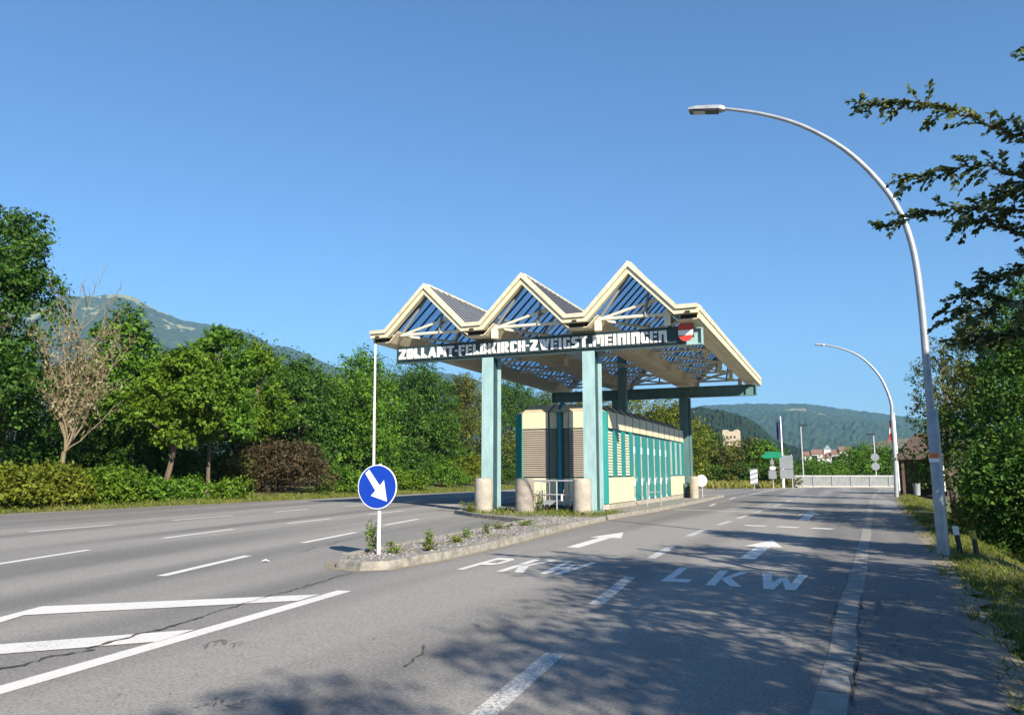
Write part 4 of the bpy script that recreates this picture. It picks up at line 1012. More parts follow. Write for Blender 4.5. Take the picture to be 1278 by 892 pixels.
rp = gy(875.5, 600, 44.6); rsn = thing('round_sign', (rp.x, rp.y, .1), 'round grey sign back on low post beside the rear bollard', 'road sign')
mb = MB(); mb.tube([(rp.x + .02, rp.y + .04, .1), (rp.x + .02, rp.y + .04, 1.4)], .03, 8); mb.build('post', M['galv'], rsn, smooth=True)
mb = MB(); mb.prism([(rp.x + math.cos(a)*.33, rp.y - math.cos(a)*.1, 1.06 + math.sin(a)*.35) for a in [i*2*math.pi/28 for i in range(28)]], (.004, .015, 0)); mb.build('disc', M['white_paint'], rsn)

# ---------------------------------------------------------------- hut
hx, hy = 5.35, 62.0
hu = thing('wooden_hut', (hx, hy, 0), 'small open wooden hut with steep brown roof beside right pavement', 'hut')
mb = MB(); e = 1.75; eh = 2.55; rt = 4.3
mb.add([(hx-e, hy-e, eh), (hx+e, hy-e, eh), (hx+e, hy+e, eh), (hx-e, hy+e, eh), (hx-.35, hy, rt), (hx+.35, hy, rt), (hx-e, hy-e, eh-.12), (hx+e, hy-e, eh-.12), (hx+e, hy+e, eh-.12), (hx-e, hy+e, eh-.12)],
       [(0, 1, 5, 4), (1, 2, 5), (2, 3, 4, 5), (3, 0, 4), (6, 7, 1, 0), (7, 8, 2, 1), (8, 9, 3, 2), (9, 6, 0, 3), (9, 8, 7, 6)]); mb.build('roof', M['shingle'], hu)
for x_, y_ in ((-1.35, -1.35), (1.35, -1.35), (-1.35, 1.35), (1.35, 1.35)): mb = MB(); mb.box((hx+x_-.09, hy+y_-.09, -.1), (hx+x_+.09, hy+y_+.09, eh-.1)); mb.build('post', M['wood'], hu)
mb = MB(); mb.box((hx-1.25, hy+1.3, -.1), (hx+1.25, hy+1.38, eh-.1)); mb.box((hx+1.3, hy-1.2, -.1), (hx+1.38, hy+1.2, eh-.1)); mb.build('wall', M['wood'], hu)
mb = MB(); mb.box((hx+.45, hy-1.42, .25), (hx+1.2, hy-1.36, 2.4)); mb.build('white_panel', M['plaster'], hu)
mb = MB(); mb.box((hx-.5, hy+.6, .35), (hx+1.0, hy+1.1, .45)); mb.box((hx-.4, hy+.7, -.05), (hx-.3, hy+1.0, .35)); mb.box((hx+.8, hy+.7, -.05), (hx+.9, hy+1.0, .35)); mb.build('bench', M['wood'], hu)
tb = MB(); tb.lathe([(.2, 0), (.24, .75), (.26, .78), (.26, .82)], (hx - .6, hy - 1.7, -.02), 14); tag(tb.build('litter_bin', M['galv_mast'], smooth=True, origin=(hx-.6, hy-1.7, -.02)), 'grey litter bin standing before the open wooden hut', 'bin')

# short posts by the lamp
def short_post(x, y, h, cap, label, lean):
    z = terrain_z(x, y); t = thing('marker_post', (x, y, z), label, 'post', 'short posts on the grass bank')
    mb = MB(); mb.tube([(x, y, z - .1), (x + lean, y, z + h)], [.05, .045], 10); mb.build('shaft', M['black'], t, smooth=True)
    mb = MB(); mb.tube([(x + lean, y, z + h - .02), (x + lean * 1.4, y, z + h + .14)], .052, 10); mb.build('cap', M[cap], t, smooth=True)
short_post(2.05, 17.4, .36, 'white_paint', 'short dark post with white head beside the big lamp', -.05)
short_post(2.30, 17.2, .30, 'yellow', 'short dark post with yellow head on the grass bank', -.04)
c = gz(331, 701); mb = MB(); mb.add([(c.x-.07, c.y-.03, .008), (c.x+.05, c.y-.05, .03), (c.x+.08, c.y+.04, .01), (c.x-.03, c.y+.06, .04), (c.x, c.y, .05)], [(0, 1, 4), (1, 2, 4), (2, 3, 4), (3, 0, 4), (0, 3, 2, 1)])
tag(mb.build('paper_scrap', M['white_paint'], origin=(c.x, c.y, 0)), 'crumpled white paper scrap lying on the left carriageway', 'litter')

# ---------------------------------------------------------------- castle ruin and village
tp = gy(914.5, 580, 400); ru = thing('castle_ruin', (tp.x, tp.y, 0), 'pale ruined castle keep rising above the trees', 'tower')
wv = 3.9; zt = gy(915, 537, 400).z
mb = MB(); nseg = 9; top = []
cor = [(-wv, -wv), (wv, -wv), (wv, wv), (-wv, wv)]; rr_ = random.Random(5); ring = []
for s in range(4):
    for i in range(nseg):
        a, b = Vector((*cor[s], 0)), Vector((*cor[(s+1) % 4], 0)); q_ = a.lerp(b, i / nseg); dip = -.9 if 4 <= i <= 5 else (-.4 if i in (3, 6) else 0)
        ring.append((tp.x + q_.x, tp.y + q_.y, zt + dip + rr_.uniform(-.35, .35)))
k_ = len(ring); inner = [((x_ - tp.x) * .72 + tp.x, (y_ - tp.y) * .72 + tp.y, z_ - .1) for x_, y_, z_ in ring]
vv = [(x_, y_, -.5) for x_, y_, z_ in ring] + ring + inner + [(x_, y_, 4.0) for x_, y_, z_ in inner]
mb.add(vv, [(r_*k_+i, r_*k_+(i+1) % k_, (r_+1)*k_+(i+1) % k_, (r_+1)*k_+i) for r_ in range(3) for i in range(k_)]); mb.build('wall', M['stone'], ru)
for z_ in (zt - 3.6, zt - 6.2):
    for x_ in (-1.6, 0.2, 2.0): mb = MB(); mb.box((tp.x + x_ - .45, tp.y - wv - .03, z_ - .5), (tp.x + x_ + .45, tp.y - wv + .3, z_ + .6)); mb.build('window', M['window_dark'], ru)
def house(px, py, D, w_, d_, h_, label, mat='plaster'):
    b = gy(px, py, D); t = thing('village_house', (b.x, b.y, b.z), label, 'house', 'houses of the distant village')
    x_, y_, z_ = b; mb = MB(); mb.box((x_-w_/2, y_-d_/2, z_-14), (x_+w_/2, y_+d_/2, z_+h_)); mb.build('wall', M[mat], t)
    mb = MB(); o_ = .5; mb.prism([(x_-w_/2-o_, y_-d_/2-o_, z_+h_), (x_+w_/2+o_, y_-d_/2-o_, z_+h_), (x_+w_/2+o_, y_, z_+h_+w_*.42), (x_-w_/2-o_, y_, z_+h_+w_*.42)][:2] + [(x_+w_/2+o_, y_+d_/2+o_, z_+h_), (x_-w_/2-o_, y_+d_/2+o_, z_+h_)], (0, 0, .15))
    mb.add([(x_-w_/2-o_, y_-d_/2-o_, z_+h_+.15), (x_+w_/2+o_, y_-d_/2-o_, z_+h_+.15), (x_+w_/2+o_, y_+d_/2+o_, z_+h_+.15), (x_-w_/2-o_, y_+d_/2+o_, z_+h_+.15), (x_-w_/2-o_, y_, z_+h_+d_*.5), (x_+w_/2+o_, y_, z_+h_+d_*.5)], [(0, 1, 5, 4), (2, 3, 4, 5), (1, 2, 5), (3, 0, 4)]); mb.build('roof', M['tile'], t)
    for i in range(2): mb = MB(); xx = x_ - w_*.25 + i * w_*.5; mb.box((xx-.6, y_-d_/2-.05, z_+h_*.45), (xx+.6, y_-d_/2+.2, z_+h_*.8)); mb.build('window', M['window_dark'], t)
for px, py, w_, h_, lb in [(1012, 575, 12, 3.5, 'leftmost red roofed white house of the distant village'), (1020, 572, 9, 3.2, 'small red roofed house right of the leftmost village house'), (1028, 577, 8, 3.0, 'low red roofed house left of the white church tower'), (1040, 576, 10, 3.5, 'red roofed house directly right of the church tower'), (1047, 573, 12, 3.5, 'wide red roofed house at the right end of village'), (1055, 569, 9, 3.5, 'red roofed house farthest up the village slope')]:
    house(px, py, 560, w_ * .72, 6.5, h_ * .9, lb)
cp = gy(1033.5, 574, 590); ch = thing('church_tower', cp, 'small white church tower among red village roofs', 'church tower')
mb = MB(); mb.box((cp.x-2.3, cp.y-2.3, cp.z-15), (cp.x+2.3, cp.y+2.3, cp.z+7.5)); mb.build('wall', M['plaster'], ch)
mb = MB(); mb.add([(cp.x-2.6, cp.y-2.6, cp.z+7.5), (cp.x+2.6, cp.y-2.6, cp.z+7.5), (cp.x+2.6, cp.y+2.6, cp.z+7.5), (cp.x-2.6, cp.y+2.6, cp.z+7.5), (cp.x, cp.y, cp.z+11)], [(0, 1, 4), (1, 2, 4), (2, 3, 4), (3, 0, 4), (3, 2, 1, 0)]); mb.build('roof', M['sign_back'], ch)

# ---------------------------------------------------------------- trees on the left
def gx_(px, X):
    v = ray(px, 590); return X / v.x * v.y
GL = 'trees along the left verge'
def left_tree(px, top, X, width, leaf, n, seed, label, name='deciduous_tree', **kw):
    Y = gx_(px, X); h = gy(px, top, Y).z; b = (X, Y, terrain_z(X, Y))
    return tree(name, label, b, h - b[2], width, leaf, n, seed, GL, **kw)
left_tree(-14, 276, -36, 6.4, 'dark', 19000, 1, 'tall dark green tree at the left end of the verge', crown_lo=.06, trunk_r=.25, nb=18, top_sharp=.7, size=.26)
left_tree(-128, 172, -33.5, 6.5, 'dark', 16000, 2, 'highest tree, mostly beyond the left picture edge', crown_lo=.12, trunk_r=.25, nb=16)
left_tree(146, 386, -37, 5.8, 'maple', 19000, 3, 'green pointed tree directly behind the withered brown tree', crown_lo=.05, nb=15)
left_tree(208, 436, -31.6, 5.2, 'light', 15000, 4, 'yellowish green tree with bare leaning lower trunk', crown_lo=.36, trunk_r=.17, lean=(.3, .9), spread=.30)
left_tree(258, 410, -31.9, 4.6, 'maple', 13000, 5, 'mid green tree with thin bare trunk left of the copper bush', crown_lo=.32, trunk_r=.12, lean=(.1, .3), spread=.30)
left_tree(315, 428, -34.5, 4.6, 'light', 9000, 6, 'slim yellowish tree above the copper bush', crown_lo=.30, trunk_r=.11)
left_tree(375, 452, -36.5, 6.5, 'dark', 15000, 7, 'dark narrow tree between copper bush and bright maple', crown_lo=.1, nb=14)
left_tree(450, 440, -36, 9.5, 'maple', 24000, 8, 'broad bright green maple behind the blue sign', crown_lo=.04, nb=18, trunk_r=.22, top_sharp=.6)
left_tree(522, 446, -37, 8.5, 'dark', 20000, 9, 'dark green tree under the left end of the name sign', crown_lo=.04, nb=16, trunk_r=.2, top_sharp=.5)
left_tree(578, 470, -37, 9.0, 'olive', 20000, 10, 'brownish olive tree left of the left front column', crown_lo=.04, nb=16, top_sharp=.5)
left_tree(640, 478, -37, 11, 'dark', 20000, 12, 'dark tree between left column and booth', crown_lo=.03, nb=16, top_sharp=.4)
left_tree(690, 486, -36, 12, 'olive', 16000, 13, 'olive tree hidden mostly behind the booth front', crown_lo=.03, nb=14, top_sharp=.4)
left_tree(92, 470, -40, 10, 'dark', 15000, 14, 'dark tree filling the gap behind the withered tree', crown_lo=.03, nb=14)
left_tree(340, 446, -41, 12, 'dark', 16000, 15, 'dark tree in shade behind the copper bush', crown_lo=.03, nb=14, top_sharp=.4)
left_tree(190, 446, -41, 10, 'dark', 14000, 16, 'dark tree behind the yellowish leaning tree', crown_lo=.03, nb=14, top_sharp=.4)
left_tree(290, 424, -42, 10, 'dark', 14000, 17, 'dark tree rising behind the thin bare trunk', crown_lo=.03, nb=14, top_sharp=.4)
left_tree(490, 462, -40, 12, 'dark', 14000, 18, 'dark tree behind the right side of the bright maple', crown_lo=.03, nb=14, top_sharp=.4)

# withered tree with hanging dead leaves
def dead_tree():
    X = -31.8; px = 78; Y = gx_(px, X); b = Vector((X, Y, terrain_z(X, Y))); rnd = random.Random(21); rng = np.random.default_rng(21)
    t = thing('withered_tree', b, 'withered brown tree with bare forked stems and dead leaves', 'tree', GL)
    H = gy(90, 385, Y).z; mb = MB(); tips = []
    def stem(p, q, r0, r1, lvl):
        p, q = Vector(p), Vector(q); pts = [p]; nseg = 7
        for i in range(1, nseg + 1):
            s = i / nseg; o = Vector((rnd.uniform(-1, 1), rnd.uniform(-1, 1), 0)) * ((q-p).length * .03)
            pts.append(p.lerp(q, s) + o + Vector((0, 0, -math.sin(s * math.pi) * (q-p).length * .05)))
        mb.tube(pts, [r0 + (r1 - r0) * i / nseg for i in range(nseg + 1)], 6, cap=False)
        if lvl < 3:
            for i in range(2, nseg + 1):
                for _ in range(2 if lvl < 2 else 1):
                    d = (q - p).normalized(); a = Vector((rnd.uniform(-1, 1), rnd.uniform(-1, 1), rnd.uniform(0, .9))).normalized()
                    ln = (q - p).length * rnd.uniform(.18, .38); stem(pts[i], pts[i] + (d * .75 + a * .8).normalized() * ln, r0 * (.42), .006, lvl + 1)
        if lvl >= 1: tips.extend(pts[2:])
    fork = b + Vector((.05, 0, 2.2)); stem(b - Vector((0, 0, .1)), fork, .11, .095, 3)
    tips.clear()
    for dx, dy, hh, r in ((-.5, .2, H * .93, .05), (.35, -.1, H, .06), (.9, .3, H * .9, .05), (1.5, .7, H * .78, .045), (-.1, -.5, H * .84, .045), (1.5, .7, H * .5, .03), (-.7, -.3, H * .78, .04), (.1, .4, H * .7, .035), (1.1, .2, H * .64, .035)):
        stem(fork, (b.x + dx, b.y + dy + dx * .3, hh), r, .015, 1 if hh > H * .5 else 2)
    mb.build('trunk', M['bark_pale'], t, smooth=True)
    T_ = np.array([tuple(p) for p in tips]); idx = rng.integers(0, len(T_), 2600)
    P = T_[idx] + rng.normal(size=(2600, 3)) * .12 - np.array([0, 0, .10])
    keep = P[:, 2] < H * .9; P = P[keep]; nr = rng.normal(size=(len(P), 3)); nr[:, 2] *= .2
    V, Q = leaf_quads(rng, P, (.10 + .15 * rng.random(len(P))), nr, .42, .3)
    me = fast_mesh('dead_leaves', V - np.array(b), Q, L['dead'], rng.random(len(P))); o = bpy.data.objects.new('dead_leaves', me); COL.objects.link(o); o.parent = t
dead_tree()

# bushes along the left verge
GB = 'bushes along the left verge'
def left_bush(px, top, wpx, X, leaf, n, seed, label, **kw):
    Y = gx_(px, X); D = (Vector((X, Y, 0))).dot(Vector((FW.x, FW.y, 0)).normalized()); w_ = wpx / F * D
    h = gy(px, top, Y).z; z = terrain_z(X, Y)
    shrub('verge_bush', label, (X, Y, z), (w_, max(2.2, w_ * .8), h - z), leaf, n, seed, GB, **kw)
left_bush(15, 580, 110, -30.6, 'yellow', 6500, 31, 'yellowish bush at the left picture edge')
left_bush(75, 578, 90, -30.9, 'yellow', 6000, 32, 'yellow green bush at the foot of the withered tree')
left_bush(135, 582, 90, -30.9, 'light', 6000, 33, 'light green bush right of the withered tree')
left_bush(180, 600, 60, -31.2, 'maple', 4500, 34, 'mid green bush left of the leaning bare trunk')
left_bush(236, 598, 40, -31.0, 'maple', 3000, 35, 'leafy green bush between the two bare trunks')
left_bush(288, 601, 34, -30.4, 'light', 2200, 36, 'small bright green bush before the copper bush')
left_bush(352, 538, 150, -32.6, 'copper', 15000, 37, 'large dark copper red bush')
left_bush(298, 565, 60, -34.0, 'olive', 4000, 44, 'dull olive bush left of the copper bush')
left_bush(425, 578, 70, -31.4, 'maple', 4500, 38, 'green bush right of the copper bush')
left_bush(463, 590, 60, -31.2, 'light', 4000, 39, 'light green bush behind the blue sign')
left_bush(510, 586, 60, -31.2, 'light', 4000, 40, 'yellow green bush right of the blue sign')
left_bush(555, 568, 70, -32.5, 'maple', 5000, 41, 'tall green bush left of the left front column', nb=9)
left_bush(585, 560, 60, -32.8, 'yellow', 4500, 42, 'yellowish tall bush behind the left front column')
left_bush(632, 580, 60, -33, 'dark', 4000, 43, 'dark bush seen between left column and booth')

for i, (px, tp_, lb) in enumerate([(60, 540, 'dark undergrowth behind the withered tree'), (150, 548, 'dark undergrowth behind the light green bush'), (215, 545, 'dark undergrowth behind the leaning bare trunk'), (262, 548, 'dark undergrowth behind the thin bare trunk'),
                                   (320, 540, 'dark undergrowth left behind the copper bush'), (385, 540, 'dark undergrowth right behind the copper bush'), (440, 545, 'dark undergrowth behind the blue sign'), (500, 545, 'dark undergrowth right of the blue sign'), (560, 535, 'dark undergrowth left of the left column')]):
    left_bush(px, tp_, 100, -36.5, 'dark', 5200, 120 + i, lb, leafsize=.2)
# ---------------------------------------------------------------- trees behind the booth and around the bridge
GF = 'trees beyond the canopy'
def far_tree(px, top, Y, width, leaf, n, seed, label, **kw):
    b = gy(px, 600, Y); h = gy(px, top, Y).z; kw.setdefault('crown_lo', .05); kw.setdefault('size', .3); kw.setdefault('nb', 12); kw.setdefault('top_sharp', .5)
    tree('deciduous_tree', label, (b.x, b.y, -.05), h, width, leaf, n, seed, GF, spread=.5, **kw)
far_tree(740, 492, 80, 12, 'olive', 12000, 50, 'olive tree behind the booth roof, left of the duct')
far_tree(795, 497, 78, 9, 'yellow', 10000, 51, 'yellowish tree showing above the booth roof')
far_tree(840, 500, 80, 8, 'yellow', 9000, 52, 'yellowish tree above the far end of the booth roof')
far_tree(880, 538, 96, 6.5, 'dark', 8000, 53, 'dark round tree just right of the rear column')
far_tree(905, 558, 92, 6, 'olive', 7000, 54, 'olive tree below the castle keep')
far_tree(936, 551, 93, 6.5, 'olive', 8000, 55, 'sunlit tree right of the castle keep')
far_tree(955, 553, 92, 6, 'maple', 7000, 56, 'green tree behind the green direction sign')
far_tree(972, 562, 97, 5, 'dark', 5000, 57, 'dark small tree behind the notice board')
far_tree(1012, 575, 120, 7, 'maple', 5000, 58, 'low green tree behind the left bridge lamp')
far_tree(1040, 578, 118, 8, 'maple', 5000, 59, 'low green tree below the village houses')
far_tree(1066, 562, 120, 7, 'maple', 6000, 60, 'pointed green tree behind the middle of the bridge railing', top_sharp=1)
far_tree(1082, 557, 121, 7, 'maple', 6000, 61, 'tall green tree left of the mast with round signs')
far_tree(1106, 560, 122, 8, 'maple', 6000, 62, 'green tree right of the mast with round signs')
far_tree(985, 580, 122, 8, 'dark', 4000, 63, 'dark low tree at the left end of the bridge railing')
for i, (px, y_, w_, lb) in enumerate([(885, 588, 7, 'low dark bush at the foot of the dark round tree'), (912, 588, 7, 'low bush under the castle keep'), (936, 586, 6, 'low bush behind the striped marker board'), (962, 588, 6, 'low bush behind the green sign post')]):
    b = gy(px, 600, 86); shrub('verge_bush', lb, (b.x, b.y, -.05), (w_, 4, gy(px, y_ - 12, 86).z + .1), 'dark' if i % 2 == 0 else 'olive', 4000, 70 + i, 'bushes beyond the canopy', leafsize=.24)

# ---------------------------------------------------------------- right side: shade trees and bank shrubs
GR = 'trees on the right bank'
def right_tree(x, y, h, w_, leaf, n, seed, label, **kw):
    z = terrain_z(x, y); kw.setdefault('crown_lo', .15); kw.setdefault('size', .17); kw.setdefault('nb', 14)
    tree('bank_tree', label, (x, y, z), h - z, w_, leaf, n, seed, GR, spread=.34, **kw)
right_tree(5.1, 22.2, 6.2, 4.4, 'dark', 24000, 80, 'leafy green tree right of the big street lamp', size=.13, crown_lo=.05, top_sharp=.6)  # dark leaf colour instead of maple: shade on the bank put into the leaves
right_tree(5.2, 27, 7.2, 4.6, 'dark', 16000, 81, 'dark green tree behind the leafy one on the right bank', crown_lo=.05)
right_tree(6.0, 34, 8.0, 5.0, 'olive', 16000, 82, 'rusty olive tree leaning toward the hut', crown_lo=.2, lean=(-.5, 0), spread=.4) if False else right_tree(6.0, 34, 8.0, 5.0, 'olive', 14000, 82, 'rusty olive tree leaning toward the hut', crown_lo=.2, lean=(-.6, 0))
right_tree(5.3, 46, 9.0, 4.2, 'olive', 5000, 83, 'sparse brownish tree above the hut roof', crown_lo=.36, nb=16)
right_tree(5.7, 12.9, 6.6, 3.0, 'dark', 11000, 84, 'dark bank tree just beyond the right picture edge', crown_lo=.45)
GS = 'shrubs on the right bank'
for i, (x, y, w_, d_, h_, lf, lb) in enumerate([
    (5.2, 18.4, 2.4, 2.6, 2.2, 'dark', 'dark shrub nearest the lamp on the bank'), (4.1, 22.3, 2.2, 3.2, 2.6, 'dark', 'green shrub at the foot of the leafy tree'),  # lower shrubs get the dark leaf colour to carry the shade of upper trees
    (4.4, 26, 2.4, 3.6, 2.8, 'olive', 'olive shrub behind the big lamp on the bank'), (4.8, 31, 2.4, 4, 2.6, 'yellow', 'yellowish shrub between lamp and hut'),
    (5.6, 37, 2.6, 4, 3.0, 'olive', 'rusty shrub close before the hut'), (6.6, 44, 3.0, 5, 3.4, 'dark', 'dark shrub beside the hut')]):
    shrub('bank_shrub', lb, (x, y, terrain_z(x, y) - .1), (w_, d_, h_ + .6), lf, 12000, 90 + i, GS, leafsize=.105, nb=9, per=18, spread=.2)
# trees outside the picture on the right whose shade falls on the road
right_tree(7.6, -2.5, 8.0, 5.4, 'dark', 9500, 101, 'shade tree beside the pavement right of the viewpoint', crown_lo=.38, size=.16, per=18)
right_tree(6.8, 3.0, 8.4, 6.4, 'dark', 12500, 102, 'tall shade tree behind the near branches', crown_lo=.4, size=.16)
right_tree(7.0, -5.2, 7.9, 5.0, 'dark', 9500, 103, 'shade tree behind the viewpoint on the right', crown_lo=.4, size=.16)

right_tree(4.9, 1.0, 5.4, 3.6, 'dark', 5500, 104, 'low shade tree by the pavement beside the viewpoint', crown_lo=.2, size=.16)
right_tree(5.2, 5.0, 6.6, 4.4, 'dark', 8500, 105, 'round shade tree between the pavement and the tall shade tree', crown_lo=.2, size=.16)
right_tree(5.6, 8.6, 6.4, 4.0, 'dark', 11000, 106, 'round shade tree behind the overhanging tree', crown_lo=.2, size=.16)
# near tree with the hanging branches at the top right
def near_tree():
    b = Vector((4.3, 8.2, terrain_z(4.3, 8.2))); rnd = random.Random(77); rng = np.random.default_rng(77)
    t = thing('overhanging_tree', b, 'near tree reaching leafy branches into the upper right sky', 'tree', GR)
    mb = MB(); top = b + Vector((-.3, .1, 7.0)); limb(mb, b - Vector((0, 0, .2)), top, .17, .05, rnd, 0, 9)
    twigs = []
    def branch(path, r0, nt, tl, dens):
        P = [Vector(p) for p in path]; cur = []
        for i in range(len(P) - 1):
            for s in range(8): cur.append(P[i].lerp(P[i+1], s / 8) + Vector((rnd.uniform(-1, 1), rnd.uniform(-1, 1), rnd.uniform(-1, 1))) * .02)
        cur.append(P[-1]); n_ = len(cur)
        mb.tube(cur, [r0 * .55 * (1 - i / n_) + .003 for i in range(n_)], 6, cap=False)
        nt = int(nt * 1.5)
        for k in range(nt):
            u = (k + rnd.random()) / nt; i = min(n_ - 2, int(u * (n_ - 1))); d = (cur[i+1] - cur[i]).normalized()
            a = Vector((rnd.uniform(-1, 1), rnd.uniform(-1, 1), rnd.uniform(-.7, .9))).normalized(); ln = tl * rnd.uniform(.4, 1.1) * (1.15 - u * .6)
            q = cur[i] + (d * .9 + a * .8).normalized() * ln; q.z -= ln * .1
            mid = cur[i].lerp(q, .5) + Vector((0, 0, ln * .06)); mb.tube([cur[i], mid, q], [.005, .0035, .002], 5, cap=False); twigs.append(([cur[i], mid, q], dens))
        twigs.append((cur[n_ // 3:], dens * 1.0))
    Yb = 7.6
    def px(path, Y0=Yb, root=(3.9, 8.1, None)):
        pts = [gy(x, y, Y0 + dy) for x, y, dy in path]; z = pts[0].z
        j = Vector((4.15, 8.15, max(b.z + 1.2, z - 1.4)))
        return [j, j.lerp(pts[0], .55) + Vector((0, 0, .15))] + pts
    branch(px([(1330, 200, .2), (1278, 172, .1), (1215, 147, 0), (1160, 130, -.1), (1110, 126, -.1), (1068, 133, -.1)]), .035, 46, .34, 19)
    branch(px([(1330, 250, .3), (1278, 222, .2), (1225, 205, .1), (1170, 215, 0), (1122, 226, 0)]), .03, 44, .36, 19)
    branch(px([(1330, 290, .1), (1278, 262, .1), (1215, 258, 0), (1150, 268, 0), (1098, 284, 0)]), .03, 44, .34, 19)
    branch(px([(1340, 330, .3), (1285, 300, .3), (1240, 275, .3), (1190, 282, .3)]), .03, 32, .36, 19)
    branch(px([(1350, 360, .0), (1290, 335, .0), (1240, 345, .0), (1205, 370, 0), (1183, 405, 0)]), .03, 42, .38, 19)
    branch(px([(1350, 410, -.2), (1300, 380, -.2), (1250, 375, -.2), (1215, 400, -.2)]), .03, 34, .36, 19)
    branch(px([(1345, 440, .3), (1290, 415, .3), (1245, 418, .3), (1200, 428, .3)]), .03, 34, .36, 19)
    branch(px([(1335, 110, .3), (1300, 80, .3), (1276, 58, .3)]), .02, 14, .26, 19)
    branch(px([(1335, 230, -.3), (1300, 215, -.3), (1262, 240, -.3), (1235, 250, -.3)]), .02, 30, .32, 19)
    for k in range(22):                                     # the rest of the crown, beyond the picture
        a = rnd.uniform(0, 6.28); z = rnd.uniform(3.6, 6.6); s = Vector((4.1, 8.2, z - 1.0)); ln = rnd.uniform(1.2, 2.4)
        e = s + Vector((abs(math.cos(a)) * ln * .9, math.sin(a) * ln, rnd.uniform(.2, 1.2)))
        branch([s, s.lerp(e, .5) + Vector((0, 0, .15)), e], .03, 16, .5, 11)
    mb.build('trunk', M['bark'], t, smooth=True)
    # leaves: folded ovals set along the twigs
    C, A, NN = [], [], []
    for pts, dens in twigs:
        ln = sum((pts[i+1] - pts[i]).length for i in range(len(pts) - 1)); n_ = max(4, int(ln * dens * 4.6))
        for k in range(n_):
            u = rnd.uniform(.12, 1) * (len(pts) - 1); i = min(len(pts) - 2, int(u)); p = pts[i].lerp(pts[i+1], u - i); d = (pts[i+1] - pts[i]).normalized()
            side = d.cross(Vector((0, 0, 1))).normalized() * rnd.choice((-1, 1))
            ax = (d * .6 + side * .8 + Vector((0, 0, rnd.uniform(-.5, .45)))).normalized()
            C.append(tuple(p)); A.append(tuple(ax)); NN.append((rnd.gauss(.25, .6), rnd.gauss(-.35, .6), .8))
    C, A, NN = np.array(C), np.array(A), np.array(NN); n_ = len(C)
    NN -= A * (NN * A).sum(1, keepdims=True); NN /= np.linalg.norm(NN, axis=1, keepdims=True); Bv = np.cross(NN, A)
    Ls = (.038 + .036 * rng.random(n_))[:, None]; W = Ls * .27
    def pt(u, v, up): return C + A * (Ls * u) + Bv * (W * v) + NN * (Ls * up)
    V = np.stack([pt(.0, 0, 0), pt(.38, 0, -.03), pt(1.0, 0, -.12), pt(.3, 1, .05), pt(.68, .85, .02), pt(.3, -1, .05), pt(.68, -.85, .02), pt(.7, 0, -.06)], 1)
    Fq = np.array([[0, 1, 3, 3], [1, 7, 4, 3], [7, 2, 4, 4], [0, 5, 1, 1], [1, 5, 6, 7], [7, 6, 2, 2]])
    tri = [[0, 1, 3], [1, 7, 4], [1, 4, 3], [7, 2, 4], [0, 5, 1], [1, 5, 6], [1, 6, 7], [7, 6, 2]]
    Q = (np.array(tri)[None] + (np.arange(n_) * 8)[:, None, None]).reshape(-1, 3)
    me = fast_mesh('crown', V.reshape(-1, 3) - np.array(b), Q, L['near'], np.repeat(rng.random(n_), 8)); o = bpy.data.objects.new('crown', me); COL.objects.link(o); o.parent = t
near_tree()

# ---------------------------------------------------------------- grass and weeds
def grass(name, label, pts, hmin, hmax, seed, mat, wid=.012):
    rng = np.random.default_rng(seed); P = np.array(pts); n_ = len(P); h = hmin + (hmax - hmin) * rng.random(n_) ** 1.5
    a = rng.random(n_) * 6.283; lean = rng.normal(size=(n_, 2)) * .35; wv_ = (wid * (.6 + .8 * rng.random(n_)))[:, None]
    d = np.stack([np.cos(a), np.sin(a), np.zeros(n_)], 1); L1 = np.stack([lean[:, 0] * h, lean[:, 1] * h, h], 1)
    V = np.stack([P - d * wv_, P + d * wv_, P + L1 * .55 + d * wv_ * .7, P + L1 * np.array([1.35, 1.35, 1.0])], 1).reshape(-1, 3)
    me = fast_mesh(name, V, np.arange(n_ * 4).reshape(n_, 4), L[mat], rng.random(n_)); o = bpy.data.objects.new(name, me); COL.objects.link(o)
    return tag(o, label, 'grass', kind='stuff')
rg = np.random.default_rng(9); pts = []
while len(pts) < 52000:
    y = 4 + 60 * rg.random() ** 1.6; x = right_edge(y) + rg.random() ** 1.3 * 2.6 - .06 + .10 * math.sin(y * 1.7) + .05 * math.sin(y * 5.1)
    if mnoise.noise(Vector((x * .9, y * .5, 3))) + rg.random() * .7 > .15: pts.append((x, y, terrain_z(x, y) - .01))
grass('verge_grass', 'sunlit grass on the right bank beside the pavement', pts, .025, .12, 1, 'grass', .006)
pts = []
for _ in range(16000):
    y = 10 + 66 * rg.random(); x = -28.45 - rg.random() ** 1.5 * 2.8 + .15 * math.sin(y * .9); pts.append((x, y, terrain_z(x, y)))
grass('verge_grass', 'dry grass strip along the left road edge', pts, .05, .20, 2, 'grass', .02)
pts = []
for _ in range(9000):
    x = rg.uniform(-30, -4.8); y = np.interp(x, [-30, -18, -11, -6.5, -4.8], [84, 78, 77, 80, 87]) + rg.random() * 6; pts.append((x, y, -.05))
grass('tall_grass', 'tall yellow grass before the bushes left of the bridge', pts, .25, .95, 3, 'straw', .04)
pts = []
for _ in range(2600):
    x = rg.uniform(-12.6, -7.2); y = rg.uniform(23.6, 27.5)
    if in_poly(x, y, inn): pts.append((x, y, .10))
grass('island_grass', 'sparse grass tufts around the bollards on the island', pts, .04, .18, 4, 'grass', .012)
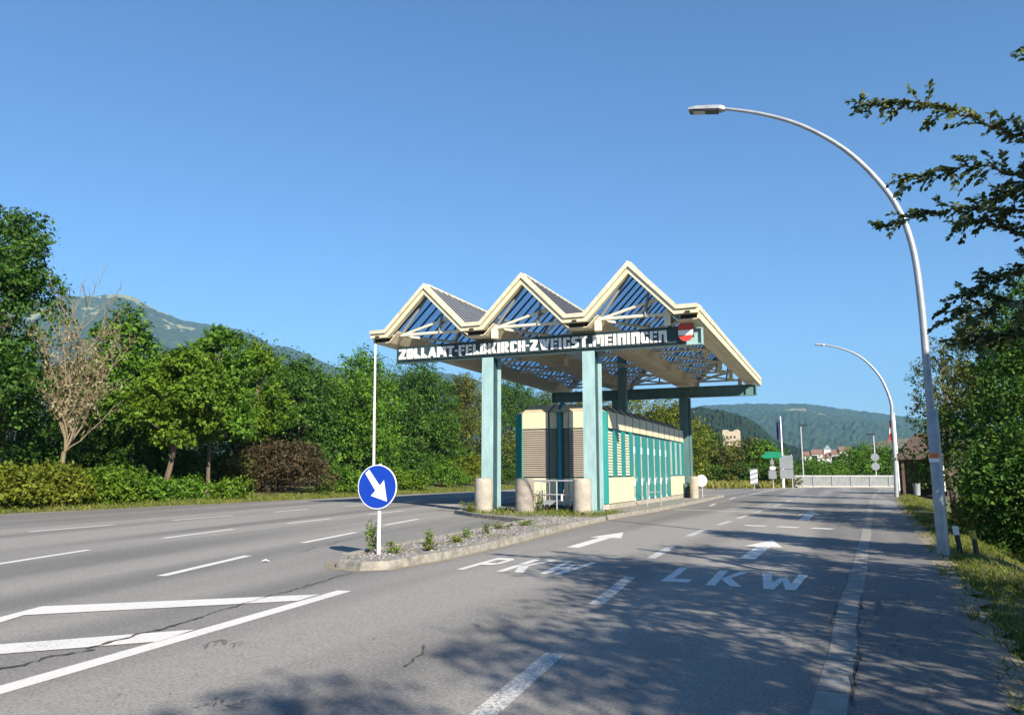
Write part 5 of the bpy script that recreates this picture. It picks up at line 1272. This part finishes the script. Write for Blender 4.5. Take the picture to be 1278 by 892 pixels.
# weeds on the island
def weed(x, y, h, n_, leaf, seed, label, ls=.06, w_=.25):
    rnd = random.Random(seed); rng = np.random.default_rng(seed); t = thing('weed', (x, y, .1), label, 'weed', 'weeds growing on the island')
    mb = MB(); P = []
    for k in range(max(5, n_ // 11)):
        a = rnd.uniform(0, 6.28); e = Vector((x + math.cos(a) * w_ * rnd.random(), y + math.sin(a) * w_ * rnd.random(), .1 + h * rnd.uniform(.6, 1)))
        s = Vector((x + rnd.uniform(-.05, .05), y + rnd.uniform(-.05, .05), .09)); limb(mb, s, e, .006, .003, rnd, .05, 5)
        for j in range(22): u = rnd.uniform(.15, 1); P.append(tuple(s.lerp(e, u) + Vector((rnd.gauss(0, .04), rnd.gauss(0, .04), rnd.gauss(0, .02)))))
    mb.build('stem', L['light'] if False else M['bark'], t, smooth=True)
    P = np.array(P); V, Q = leaf_quads(rng, P, ls * (.6 + .8 * rng.random(len(P))), np.tile([0, -.3, .8], (len(P), 1)), .4, .7)
    me = fast_mesh('foliage', V - np.array([x, y, .1]), Q, L[leaf], rng.random(len(P))); o = bpy.data.objects.new('foliage', me); COL.objects.link(o); o.parent = t
weed(-7.72, 11.75, .62, 130, 'maple', 1, 'tall weed beside the post of the blue sign', w_=.2)
weed(-7.35, 11.85, .25, 60, 'light', 2, 'small weed right of the blue sign post', w_=.16)
weed(-7.55, 13.5, .33, 90, 'light', 3, 'leafy light green weed on the gravel behind the blue sign', w_=.12)
weed(-7.6, 15.2, .26, 60, 'maple', 4, 'second small weed along the gravel tongue', w_=.14)
weed(-7.75, 16.6, .26, 60, 'light', 5, 'third small weed along the gravel tongue', w_=.16)
weed(-7.95, 19.4, .14, 90, 'light', 6, 'low weed patch in the middle of the gravel tongue', w_=.4)
weed(-7.0, 12.6, .16, 70, 'olive', 10, 'low scruffy weed near the kerb right of the blue sign', w_=.3)
weed(-7.3, 14.3, .14, 80, 'yellow', 11, 'low yellowish weed patch behind the leafy gravel weed', w_=.35)
weed(-8.0, 18.0, .16, 90, 'olive', 12, 'low olive weed patch near the left edge of the gravel', w_=.4)
weed(-12.35, 24.95, .42, 240, 'yellow', 7, 'yellow green weed tuft at the foot of the left bollard', w_=.42)
weed(-10.05, 25.9, .8, 200, 'maple', 8, 'climbing weed beside the free standing middle bollard', w_=.25)
weed(-7.95, 44.9, .9, 220, 'dark', 9, 'dark weed at the foot of the rear right column', w_=.35, ls=.14)

# ---------------------------------------------------------------- haze
mh = bpy.data.materials.new('haze'); mh.use_nodes = True; th = mh.node_tree; th.nodes.clear()
ho_ = th.nodes.new('ShaderNodeOutputMaterial'); pv = th.nodes.new('ShaderNodeVolumePrincipled')
pv.inputs['Color'].default_value = (.23, .48, .76, 1); pv.inputs['Density'].default_value = 1.15e-4; pv.inputs['Anisotropy'].default_value = .0
th.links.new(pv.outputs[0], ho_.inputs['Volume'])
mb = MB(); mb.box((-9500, -3500, -4), (9500, 9500, 1010)); hz = mb.build('haze', mh); hz['kind'] = 'stuff'; hz['label'] = 'thin blue summer haze over the valley'; hz['category'] = 'haze'
